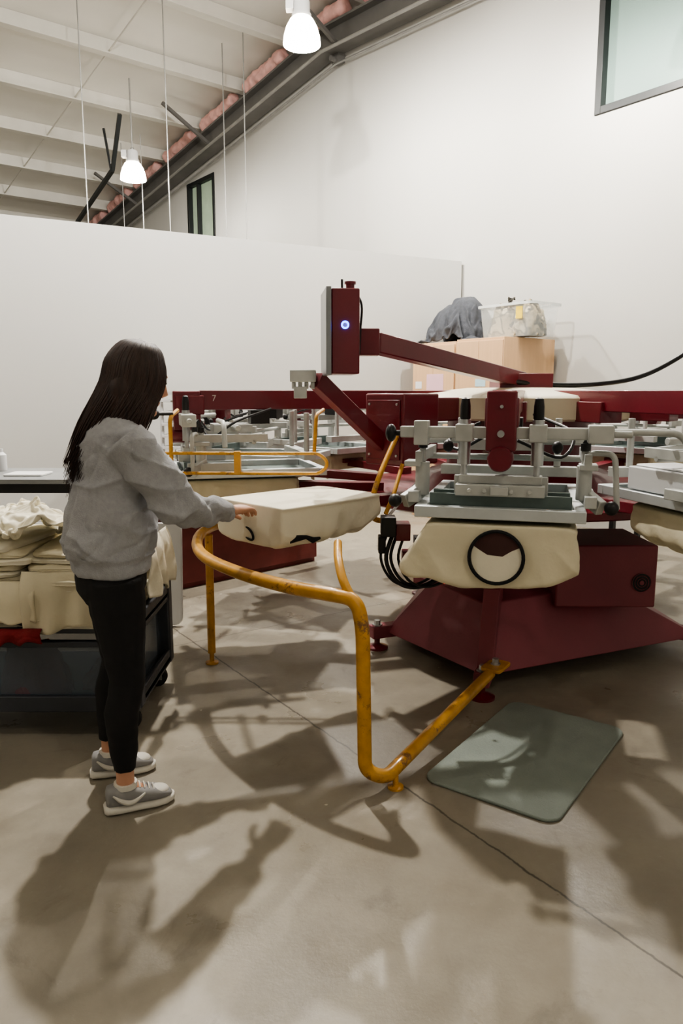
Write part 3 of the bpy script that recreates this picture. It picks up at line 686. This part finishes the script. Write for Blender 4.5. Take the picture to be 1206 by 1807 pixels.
def blob(rx,ry,h,seed,fold=.06,n=72,rings=26,freq=5,flat=2.6):
    vs=[];fs=[]
    for i in range(rings+1):
        u=i/rings
        for k in range(n):
            th=2*pi*k/n; q=Vector((math.cos(th)*u*2,math.sin(th)*u*2,seed))
            wob=1+.22*noise.noise(Vector((math.cos(th)*1.3,math.sin(th)*1.3,seed+3)))
            x=rx*u*math.cos(th)*wob; y=ry*u*math.sin(th)*wob
            z=h*(1-u**flat)*(1+.35*noise.noise(q*.8))
            ridg=1-abs(noise.noise(Vector((x*freq*2.2,y*freq*2.2,seed+9))))*2
            ridg+= .6*(1-abs(noise.noise(Vector((x*freq*5,y*freq*5,seed+19))))*2)
            z+=fold*(ridg-.6)*(1-u**6)
            sc2=1+.6*fold/max(rx,.01)*noise.noise(Vector((math.cos(th)*4,math.sin(th)*4,z*20+seed)))
            vs.append((x*sc2,y*sc2,max(z,0.0 if u>.9 else .005)))
    for i in range(rings):
        for k in range(n): fs.append([i*n+k,i*n+(k+1)%n,(i+1)*n+(k+1)%n,(i+1)*n+k])
    fs.append([rings*n+k for k in range(n)])
    return MB().add(vs,fs)
def cabpt(off,dep,z): return C0+ca*off+cn*dep+Vector((0,0,z))
if S_jacket: S_jacket.transform(Matrix.Diagonal((1.12,1.05,1.30,1)))
o=part('folded_jacket',S_jacket or blob(.42,.36,.52,3.3,.12,freq=4,flat=3.5),'denim',loc=cabpt(.94,.42,1.995),rot=an,ang=80); setp(o,'heap of charcoal grey jackets piled on the cabinet','jacket')
o.modifiers.new('s','SOLIDIFY').thickness=.01
bn=thing('storage_bin','clear plastic storage bin filled with clothes on the cabinet','bin',cabpt(.17,.42,2.003),an)
t=MB(); w_,d_,h_=.70,.48,.34
P0=rrect(w_*.9,d_*.88,.04); P1=rrect(w_,d_,.05); n_=len(P0); P2=rrect(w_+.04,d_+.04,.06)
vs=[(x,y,0.005) for x,y in P0]+[(x,y,h_) for x,y in P1]
fs=[list(range(n_))]+[[i,(i+1)%n_,n_+(i+1)%n_,n_+i] for i in range(n_)]
t.add(vs,fs); part('tub',t,'bin',bn)
t=MB(); vs=[(x,y,h_) for x,y in P1]+[(x,y,h_+.004) for x,y in P1]+[(x,y,h_+.004) for x,y in P2]+[(x,y,h_-.022) for x,y in P2]; fs=[]
for L0 in range(3): fs+=[[L0*n_+i,L0*n_+(i+1)%n_,(L0+1)*n_+(i+1)%n_,(L0+1)*n_+i] for i in range(n_)]
t.add(vs,fs); part('rim',t,'binrim',bn)
t=MB(); t.box(-.24,-.16,.243,.249,.18,.30); part('label_sticker',t,'labely',bn)
for i,(dx,dy,z0,rx,ry,h,m_) in enumerate(((-.15,0,.02,.17,.19,.28,'camo'),(.15,.0,.02,.17,.19,.28,'camo'),(.04,.0,.22,.28,.17,.12,'camo'),(-.14,.02,.25,.24,.17,.12,'denim'))):
    pp=Matrix.Rotation(an,3,'Z')@Vector((dx,dy,0)); ms=None
    if i>=2 and S_heap2:
        ms=S_heap2.copy(); k_=1.0 if i==2 else .6; ms.transform(Matrix.Rotation(float(-i),4,'Z')@Matrix.Diagonal((k_*.9,k_*.9,k_*1.2,1))); ms.transform(Matrix.Diagonal((1.05 if i==2 else 1,.8,1,1)))
    o=part('folded_garment',ms or blob(rx,ry,h,20+i*4,.05,freq=5,flat=6),m_,loc=bn.location+pp+Vector((0,0,z0)),rot=an,ang=80); setp(o,'crumpled %s garment inside the clear bin'%('camouflage' if m_=='camo' else 'dark grey'),'clothing',group='clothes in the clear bin')

# ------------------------------------------------------------------ cart with shirts
CXo=-.09
ct=thing('utility_cart','dark grey plastic utility cart with translucent lower tub on casters','cart',(-1.40+CXo,3.25,0))
CW=.64
t=MB(); t.box(-CW,CW,-.30,.30,.46,.485); t.box(-CW,CW,-.31,-.295,.455,.51); t.box(-CW,CW,.295,.31,.44,.52); t.box(CW-.015,CW+.0,-.3,.3,.44,.52); t.box(-CW,-CW+.015,-.3,.3,.44,.52)
part('upper_shelf',t,'cart',ct,bevel=.005)
t=MB(); t.box(-CW,CW,-.30,.30,.13,.16); t.box(-CW,CW,-.335,-.305,.12,.19); t.box(CW-.02,CW,-.30,.30,.12,.19); part('lower_deck',t,'cart',ct,bevel=.005)
t=MB(); t.box(-CW+.05,CW-.07,-.315,-.303,.16,.42); t.box(-CW+.05,CW-.07,.29,.30,.16,.42); t.box(CW-.055,CW-.045,-.295,.29,.16,.42); t.box(-CW+.05,-CW+.06,-.295,.29,.16,.42)
part('lower_tub',t,'tub',ct)
t=MB(); t.box(-CW+.04,CW-.06,-.325,-.29,.40,.425); t.box(-CW+.04,CW-.06,.285,.31,.405,.44); t.box(CW-.065,CW-.035,-.29,.285,.405,.44); part('tub_rim',t,'cart',ct,bevel=.004)
for sx in(-1,1):
    for sy in(-1,1):
        t=MB(); t.box(sx*(CW-.03)-.035,sx*(CW-.03)+.035,sy*.27-.035,sy*.27+.035,.12,.62 if sx>0 else .5); part('corner_post',t,'cart',ct,bevel=.01)
        t=MB(); x=sx*(CW-.07); y=sy*.24
        t.box(x-.03,x+.03,y-.026,y-.020,.04,.12); t.box(x-.03,x+.03,y+.020,y+.026,.04,.12); t.box(x-.035,x+.035,y-.03,y+.03,.105,.12)
        cst=part('caster',t,'steel',ct)
        t=MB(); t.lathe([(0,-.016),(.045,-.016),(.052,-.010),(.052,.010),(.045,.016),(0,.016)],(x,y,.052),axis='y'); part('wheel',t,'rub',cst)
def folded(w,d,h,seed):
    n=56; vs=[];fs=[]
    lv=[(.3,0),(.9,0),(.985,.10),(1.01,.3),(1.0,.5),(1.015,.7),(.985,.92),(.9,1.0),(.5,1.02),(.2,1.03)]
    for s,z in lv:
        for k in range(n):
            th=2*pi*k/n; c,s_=math.cos(th),math.sin(th); c=math.copysign(abs(c)**.28,c); s_=math.copysign(abs(s_)**.28,s_)
            f=1+.07*noise.noise(Vector((c*1.7,s_*1.7,seed+z*.6)))
            droop=-.035*max(0,abs(c)*s-.75)*2*h/.03-.03*max(0,abs(s_)*s-.75)*2
            vs.append((c*w/2*s*f,s_*d/2*s*f,h*z+droop*.6+(.014*noise.noise(Vector((c*s*3,s_*s*3,seed))) if z>.5 else 0)))
    for i in range(len(lv)-1):
        for k in range(n): fs.append([i*n+k,i*n+(k+1)%n,(i+1)*n+(k+1)%n,(i+1)*n+k])
    fs.append(list(range(n))[::-1]); fs.append([(len(lv)-1)*n+k for k in range(n)])
    return MB().add(vs,fs)
cnt=0
for sx,lay in((-1.02,12),(-1.42,13),(-1.80,13)):
    z=.487
    for j in range(lay):
        h=.026
        o=part('folded_shirt',folded(.39+random.uniform(-.04,.05),.58+random.uniform(-.05,.05),h,cnt*1.7),'cream' if j%2 else 'cream2',loc=(sx+CXo+random.uniform(-.02,.02),3.22+random.uniform(-.03,.02),z),rot=random.uniform(-.10,.10),ang=80)
        setp(o,'folded cream cotton shirt stacked on the cart','shirt',group='cream shirts piled on the cart'); z+=h*1.02; cnt+=1
for x,y,z,rt,msh,fb in((-1.29,3.14,.825,.3,S_heap,(.27,.25,.24,1.1)),(-1.66,3.14,.835,1.4,S_heap2,(.25,.26,.17,2.2)),(-1.04,3.22,.80,2.6,S_heap2,(.22,.22,.09,3.4))):
    o=part('crumpled_shirt',msh or blob(*fb,.05),'cream2',loc=(x+CXo,y,z),rot=rt,ang=80); setp(o,'crumpled cream cotton shirt heaped on the folded stack','shirt',group='cream shirts piled on the cart')
    if msh: o.modifiers.new('s','SOLIDIFY').thickness=.006
def drape(x0,x1,y,ztop,zbot,seed,axis='x'):
    n=50;m=20;vs=[];fs=[]
    for i in range(m+1):
        for k in range(n+1):
            u=k/n; v=i/m; x=x0+(x1-x0)*(u+.04*v*math.sin(seed*3+u*4))
            f=.016*math.sin(u*17+seed+2*noise.noise(Vector((u*3,v,seed))))+.025*noise.noise(Vector((u*4,v*2,seed)))
            zz=ztop+(zbot+.06*noise.noise(Vector((u*4,seed,0)))-ztop)*v
            yy=y-.03*math.sin(min(v*3,1)*pi/2)+f*v
            vs.append((x,yy,zz))
    for i in range(m):
        for k in range(n): a=i*(n+1)+k; fs.append([a,a+1,a+n+2,a+n+1])
    mb=MB()
    if axis=='y': vs=[(-(q[1]),q[0],q[2]) for q in vs]
    mb.add(vs,fs); return mb
for (args,ax) in (((-1.98+CXo,-1.56+CXo,2.935,.64,.50,1.0),'x'),((-1.62+CXo,-1.16+CXo,2.932,.68,.51,4.0),'x'),((-1.22+CXo,-.84+CXo,2.938,.72,.50,6.3),'x')):
    o=solid('hanging_shirt',drape(*args,axis=ax),'cream','cream cotton shirt hanging over the cart edge','shirt',group='cream shirts hanging over the cart')
    md=o.modifiers.new('s','SOLIDIFY'); md.thickness=.006
o=solid('hanging_shirt',drape(3.04,3.42,.835,.82,.58,2.0,axis='y'),'cream2','cream cotton shirt hanging over the end of the cart','shirt',group='cream shirts hanging over the cart'); md=o.modifiers.new('s','SOLIDIFY'); md.thickness=.006
o=solid('red_rag',drape(-1.50,-1.23,2.905,.485,.435,3.0),'redcl','red cloth hanging over the tub rim of the cart','cloth',group='red cloths in the cart'); o.modifiers.new('s','SOLIDIFY').thickness=.006
for x,y,rx,ry,h,sd in((-1.32,3.04,.17,.09,.22,7),(-1.02,3.12,.12,.10,.08,9)):
    o=part('red_rag',blob(rx,ry,h,sd,.04,flat=4),'redcl',loc=(x,y,.163),ang=80); setp(o,'crumpled red cloth inside the cart tub','cloth',group='red cloths in the cart')

# ------------------------------------------------------------------ background furniture
tb=thing('work_table','grey work table with dark steel frame','table',(-2.1,4.9,0))
t=MB(); t.box(-.95,.95,-.35,.35,.88,.91); part('tabletop',t,'table',tb,bevel=.004)
t=MB(); t.box(-.9,.9,-.32,.32,.82,.88); t.box(-.9,.9,-.3,.3,.3,.33); part('frame',t,'blk',tb)
for sx in(-1,1):
    for sy in(-1,1):
        t=MB(); t.box(sx*.88-.025,sx*.88+.025,sy*.3-.025,sy*.3+.025,0,.82); part('leg',t,'blk',tb)
for x,y,w_,d_,h_,m_,nm,lb in((-2.05,4.8,.25,.2,.012,'paperw','paper_stack','white paper sheets lying on the work table'),(-1.55,4.85,.3,.25,.03,'white','plastic_tray','flat white plastic tray on the work table')):
    t=MB(); t.prism([(p[0]+x,p[1]+y) for p in rrect(w_,d_,.015)],.912,.912+h_); solid(nm,t,m_,lb,nm.replace('_',' '),bevel=.002)
for i,(x,y,h_,m_) in enumerate(((-2.34,5.05,.15,'white'),(-2.29,4.75,.06,'blk'))):
    t=MB(); t.lathe([(0,0),(.035,0),(.037,.01),(.037,h_*.72),(.018,h_*.85),(.018,h_),(0,h_)],(x,y,.912)); solid('bottle',t,m_,'small %s plastic bottle on the work table'%('black' if m_=='blk' else 'white'),'bottle',group='bottles on the work table')
rk=thing('screen_rack','white slatted rack for printing screens','rack',(-1.36,6.95,0))
t=MB()
for sx in(-.27,.24):
    for sy in(-.3,.27): t.box(sx,sx+.03,sy,sy+.03,0,1.45)
t.box(-.27,.27,-.3,.3,1.42,1.45); t.box(-.27,.27,-.3,.3,.1,.13); part('frame',t,'white',rk)
for i in range(12):
    t=MB(); t.box(-.25,.25,-.32,.28,.2+i*.105,.225+i*.105); part('printing_screen',t,'paperw',rk,bevel=.002)
bd=thing('low_bench','low dark red painted wooden bench box','bench',(-.70,5.75,0),math.atan2(.93,.95))
t=MB(); t.box(-.68,.68,.0,.38,.04,.52); part('body',t,'redbench',bd,bevel=.004)
t=MB(); t.box(-.7,.7,-.02,.4,.52,.55); part('top_board',t,'redbench',bd,bevel=.004)
for y in(.03,.30):
    t=MB(); t.box(-.68,.68,y,y+.03,0,.04); part('runner',t,'redbench',bd)
t=MB(); T=Matrix.Translation((-1.52,4.44,0))@Matrix.Rotation(math.radians(84),4,'X'); t.prism([(x,y+.33) for x,y in rrect(1.06,.64,.05)],0,.03,T)
solid('folded_table',t,'white','white folding table leaning upright on the floor','folding table',bevel=.006)
tb2=thing('work_table','grey steel work table behind the press','table',(2.2,7.2-.35,0),an)
t=MB(); t.box(-.7,.7,-.05,.45,.86,.9); part('tabletop',t,'table',tb2,bevel=.004)
for sx in(-.66,.62):
    for sy in(-.02,.38): t=MB(); t.box(sx,sx+.04,sy,sy+.04,0,.86); part('leg',t,'blk',tb2)

# ------------------------------------------------------------------ person
yaw=math.atan2(.39,.92)
person=thing('person','person with long dark hair, grey sweatshirt and black leggings, loading shirt','person',(-.775,2.525,0),yaw)
V=Vector
def hand(mb,w,d,up,side):
    d=d.normalized(); up=(up-d*up.dot(d)).normalized(); side=(side-d*side.dot(d)); side=(side-up*side.dot(up)).normalized()
    mb.sweep([w-d*.02,w+d*.01,w+d*.04,w+d*.075,w+d*.09],[(.026,.019),(.027,.019),(.037,.017),(.040,.014),(.036,.011)],16,ref=side)
    for o_,l in((.031,.070),(.0105,.078),(-.010,.072),(-.030,.057)):
        p=w+d*.078+side*o_; pts=[p-d*.015,p]; 
        for kk,(an_,fr) in enumerate(((.25,.42),(.7,.32),(1.15,.26))):
            dr=(d*math.cos(an_)-up*math.sin(an_)+side*o_*1.5).normalized(); p=p+dr*l*fr; pts.append(p)
        mb.sweep(pts,[.0095,.0095,.0088,.008,.006],10)
    p=w+d*.022+side*.026
    mb.sweep([w+d*.01+side*.012,p,p+(d*.6+side*.75-up*.25)*.035,p+(d*1.5+side*1.1-up*.8)*.035,p+(d*2.3+side*1.15-up*1.4)*.03],[.014,.015,.012,.0105,.007],10)
bm_=MB()
bm_.sweep([V((-.03,0,.80)),V((-.03,0,.90)),V((-.02,0,1.05)),V((0,0,1.2)),V((.02,0,1.31)),V((.03,0,1.36))],[(.09,.14),(.10,.145),(.09,.125),(.095,.14),(.085,.15),(.05,.07)],24,ref=(1,0,0))
bm_.sweep([V((.02,0,1.32)),V((.045,0,1.38)),V((.075,0,1.44))],[.052,.047,.05],16)
Hc=V((.085,0,1.495)); RH=(Matrix.Rotation(math.radians(12),3,'Z')@Matrix.Rotation(math.radians(18),3,'Y'))
rings=[(-.118,.05,.018,.022),(-.105,.042,.040,.038),(-.075,.025,.066,.054),(-.03,.006,.086,.067),(.01,-.002,.094,.073),(.05,-.008,.095,.075),(.085,-.012,.078,.063),(.108,-.015,.048,.04),(.118,-.015,.015,.015)]
bm_.sweep([Hc+RH@V((cx,0,z)) for z,cx,rx,ry in rings],[(rx,ry) for z,cx,rx,ry in rings],24,ref=RH@V((1,0,0)))
bm_.sweep([Hc+RH@V(p) for p in((.088,0,.02),(.098,0,.0),(.108,0,-.022),(.092,0,-.034))],[.007,.009,.013,.010],10)
bm_.ball(Hc+RH@V((.088,0,-.058)),.010,.020,.006,R=RH); bm_.ball(Hc+RH@V((.087,0,-.068)),.009,.017,.006,R=RH); bm_.ball(Hc+RH@V((.082,0,-.098)),.015,.017,.014,R=RH)
for sy in(-1,1):
    bm_.ball(Hc+RH@V((-.005,sy*.076,-.005)),.018,.009,.031,R=RH); bm_.ball(Hc+RH@V((.078,sy*.03,.03)),.012,.022,.008,R=RH)
RS,RE,RWr=V((.02,-.165,1.305)),V((.165,-.20,1.075)),V((.40,.0,1.015))
LS,LE,LW=V((.02,.165,1.305)),V((.17,.22,1.04)),V((.39,.235,.98))
for S_,E_,W_ in((RS,RE,RWr),(LS,LE,LW)):
    bm_.sweep([S_,S_.lerp(E_,.5),E_,E_.lerp(W_,.4),W_],[.048,.045,.038,.036,.024],14)
hr=V((.53,.115,1.015))-RWr; hand(bm_,RWr,hr,V((-.1,-.2,1)),V((-.6,.8,0)))
hl=V((.51,.235,.99))-LW; hand(bm_,LW,hl,V((-.1,.1,1)),V((0,-1,0)))
RHp,RK,RAn=V((-.03,-.085,.82)),V((-.01,-.11,.46)),V((-.035,-.13,.085))
LHp,LK,LAn=V((-.03,.085,.82)),V((-.015,.115,.46)),V((-.06,.14,.085))
for H_,K_,A_ in((RHp,RK,RAn),(LHp,LK,LAn)):
    bm_.sweep([H_,H_.lerp(K_,.5),K_,K_.lerp(A_,.3)-V((.015,0,0)),A_+V((0,0,.06)),A_-V((0,0,.02))],[.08,.068,.048,.045,.031,.031],16)
    bm_.sweep([A_,A_+V((.07,0,-.04)),A_+V((.11,0,-.05))],[.03,.025,.016],12)
body=part('body',fuse(bm_,.0042,3,None,'body'),'skin',person)
for sy in(-1,1):
    t=MB(); t.ball(Hc+RH@V((.079,sy*.031,.012)),.0125,.0125,.0105); ey=part('eye',t,'paperw',person)
    t=MB(); t.ball(Hc+RH@V((.089,sy*.031,.011)),.0045,.0055,.0055); part('pupil',t,'blk',ey)
sw=MB()
prof=[(.835,-.032,.130,.162),(.85,-.032,.135,.166),(.885,-.032,.137,.168),(.90,-.032,.150,.180),(.96,-.028,.153,.184),(1.05,-.022,.143,.178),(1.15,-.012,.133,.176),(1.24,-.002,.123,.180),(1.31,.01,.108,.178),(1.345,.02,.088,.145),(1.375,.032,.072,.085),(1.39,.036,.068,.070),(1.405,.04,.064,.066)]
sw.sweep([V((cx,0,z)) for z,cx,a_,b_ in prof],[(a_,b_) for z,cx,a_,b_ in prof],40,ref=(1,0,0))
for S_,E_,W_ in((RS,RE,RWr),(LS,LE,LW)):
    P=[S_+V((-.01,0,-.008)),S_.lerp(E_,.3),S_.lerp(E_,.65),E_+V((0,0,-.005)),E_.lerp(W_,.3)+V((0,0,-.010)),E_.lerp(W_,.65)+V((0,0,-.008)),E_.lerp(W_,.82),E_.lerp(W_,.87),E_.lerp(W_,.97)]
    sw.sweep(P,[.074,.074,.070,.065,.060,.052,.044,.033,.031],20)
def swd(c):
    f=(1 if c.z>.9 else .3)*(1 if c.z<1.26 else max(.15,1-(c.z-1.26)*10))
    armf=max(0,min(1,(c.x-.10)*8))
    d=.008*noise.noise(V((c.x*8,c.y*8,c.z*14)))
    d+=armf*.008*math.sin(c.x*70+c.z*50+4*noise.noise(c*9))
    d+=.010*max(0,1-abs(c.z-.94)/.10)*math.sin(math.atan2(c.y,c.x+.03)*9+3*noise.noise(c*8))
    r_=1-abs(noise.noise(V((c.x*5+c.z*4,c.y*5,c.z*7))))*2.2
    d+=.013*max(0,r_)**4
    r2=1-abs(noise.noise(V((c.x*9-c.z*6,c.y*7,c.z*5+7))))*2.6
    d-=.008*max(0,r2)**3
    return d*f
part('sweatshirt',fuse(sw,.0055,4,swd,'sweatshirt'),'sweat',person)
lg=MB()
lg.sweep([V((-.03,0,.90)),V((-.035,0,.84)),V((-.035,0,.78)),V((-.03,0,.73))],[(.112,.15),(.120,.160),(.120,.162),(.095,.135)],28,ref=(1,0,0))
for H_,K_,A_ in((RHp,RK,RAn),(LHp,LK,LAn)):
    lg.sweep([H_,H_.lerp(K_,.25),H_.lerp(K_,.6),K_,K_.lerp(A_,.3)-V((.018,0,0)),K_.lerp(A_,.65)-V((.008,0,0)),A_+V((0,0,.09)),A_+V((0,0,.065))],[.094,.093,.077,.060,.059,.048,.039,.038],20)
part('leggings',fuse(lg,.006,3,lambda c:.003*noise.noise(V((c.x*12,c.y*12,c.z*30))),'leggings'),'legg',person)
def shoe(A_,yw):
    base=V((A_.x,A_.y,0)); R=Matrix.Rotation(yw,3,'Z')@Matrix.Diagonal((.87,.95,1))
    def loftx(secs,n=20):
        mb=MB(); vs=[];fs=[]
        for x,hw,z0,z1,cy in secs:
            for k in range(n):
                th=2*pi*k/n; c,s=math.cos(th),math.sin(th); c=math.copysign(abs(c)**.7,c); s=math.copysign(abs(s)**.7,s)
                vs.append(base+R@V((x,cy+hw*c,(z0+z1)/2+(z1-z0)/2*s)))
        for i in range(len(secs)-1):
            for k in range(n): fs.append([i*n+k,i*n+(k+1)%n,(i+1)*n+(k+1)%n,(i+1)*n+k])
        fs.append(list(range(n))); fs.append([(len(secs)-1)*n+k for k in range(n)][::-1])
        return mb.add(vs,fs)
    up=part('shoe',loftx([(-.078,.022,.028,.080,0),(-.07,.034,.026,.095,0),(-.04,.040,.025,.098,0),(0,.041,.025,.096,0),(.03,.042,.025,.090,0),(.07,.044,.025,.076,0),(.11,.045,.025,.066,0),(.145,.040,.025,.056,0),(.17,.028,.025,.045,0),(.182,.012,.026,.036,0)]),'shoe',person,ang=80)
    part('sole',loftx([(-.088,.024,.004,.028,0),(-.078,.038,.001,.032,0),(-.03,.044,0,.031,0),(.05,.045,0,.030,0),(.11,.050,0,.030,0),(.155,.043,.001,.030,0),(.182,.028,.004,.032,0),(.192,.012,.010,.030,0)]),'shoew',up,ang=60)
    for sy in(-1,1):
        t=MB(); pts=[base+R@V((p[0],sy*p[1],p[2])) for p in crom([(-.055,.0425,.078),(-.02,.044,.052),(.02,.0455,.044),(.07,.041,.066)],5)]
        t.sweep(pts,[.003+.006*math.sin(pi*i/(len(pts)-1)) for i in range(len(pts))],8); part('side_stripe',t,'shoew',up)
    t=MB(); t.ball(base+R@V((.120,0,.048)),.044,.036,.018,R=Matrix.Rotation(yw,3,'Z')); part('toe_box',t,'shoew',up)
    t=MB()
    for i in range(5):
        x=.035+i*.018; z=.093-i*.006
        t.sweep([base+R@V(p) for p in((x,-.022,z-.006),(x,-.008,z+.004),(x,.008,z+.004),(x,.022,z-.006))],.003,6)
    part('laces',t,'shoew',up)
    t=MB(); t.sweep([base+R@V((0,0,.085)),base+R@V((0,0,.103))],[.041,.040],16); part('collar',t,'shoew',up)
shoe(RAn,0.02); shoe(LAn,-.1)
hm=MB()
hm.ball(Hc+RH@V((-.016,0,.014)),.098,.085,.116,24,16,R=RH)
hm.sweep([Hc+RH@V((-.03,0,.03)),Hc+RH@V((-.045,0,-.06)),V((-.02,0,1.37)),V((-.065,0,1.30)),V((-.10,0,1.25))],[(.073,.086),(.066,.094),(.054,.096),(.030,.08),(.008,.05)],24,ref=(1,0,0))
hbase=fuse(hm,.006,3,None,'hb')
hm=MB(); hm.add([v.co.copy() for v in hbase.vertices],[list(p.vertices) for p in hbase.polygons])
NL=820
for i in range(NL):
    deg=34+292*(i+random.uniform(-.5,.5))/NL
    ph=math.radians(deg); j=lambda a_:random.uniform(-a_,a_)
    cph,sph=math.cos(ph),math.sin(ph); sg=1 if sph>=0 else -1
    p0=Hc+RH@V((.0+.03*cph,.010*sg,.124+j(.001)))
    p1=Hc+RH@V((-.012+.074*cph,.065*sph,.097+j(.002)))
    rr_=1+j(.018)
    p2=Hc+RH@V((-.012+.105*cph*rr_,.089*sph*rr_,.03))
    p3=Hc+RH@V((-.012+.104*cph*rr_,.095*sph*rr_,-.05))
    back=(1-cph)/2
    xe=.035-.195*back; ze=1.20+.08*(1-back)-random.uniform(0,1)**2*.13+.02
    ye=sph*(.135-.06*back)
    p5=V((xe+j(.014),ye+j(.014),ze)); p4=p3.lerp(p5,.5)+V((-.006+.014*(1-back)+j(.005),0.012*sg,.0))
    hm.sweep(crom([p0,p1,p2,p3,p4,p5],4),[.0036 if q<13 else max(.0006,.0038*(1-(q-13)/7.2)) for q in range(21)],5)
part('hair',hm,'hair',person,ang=80)

# ------------------------------------------------------------------ colour
try:
    sc.view_settings.view_transform='AgX'; sc.view_settings.look='AgX - Medium High Contrast'
except Exception as ex: print(ex)
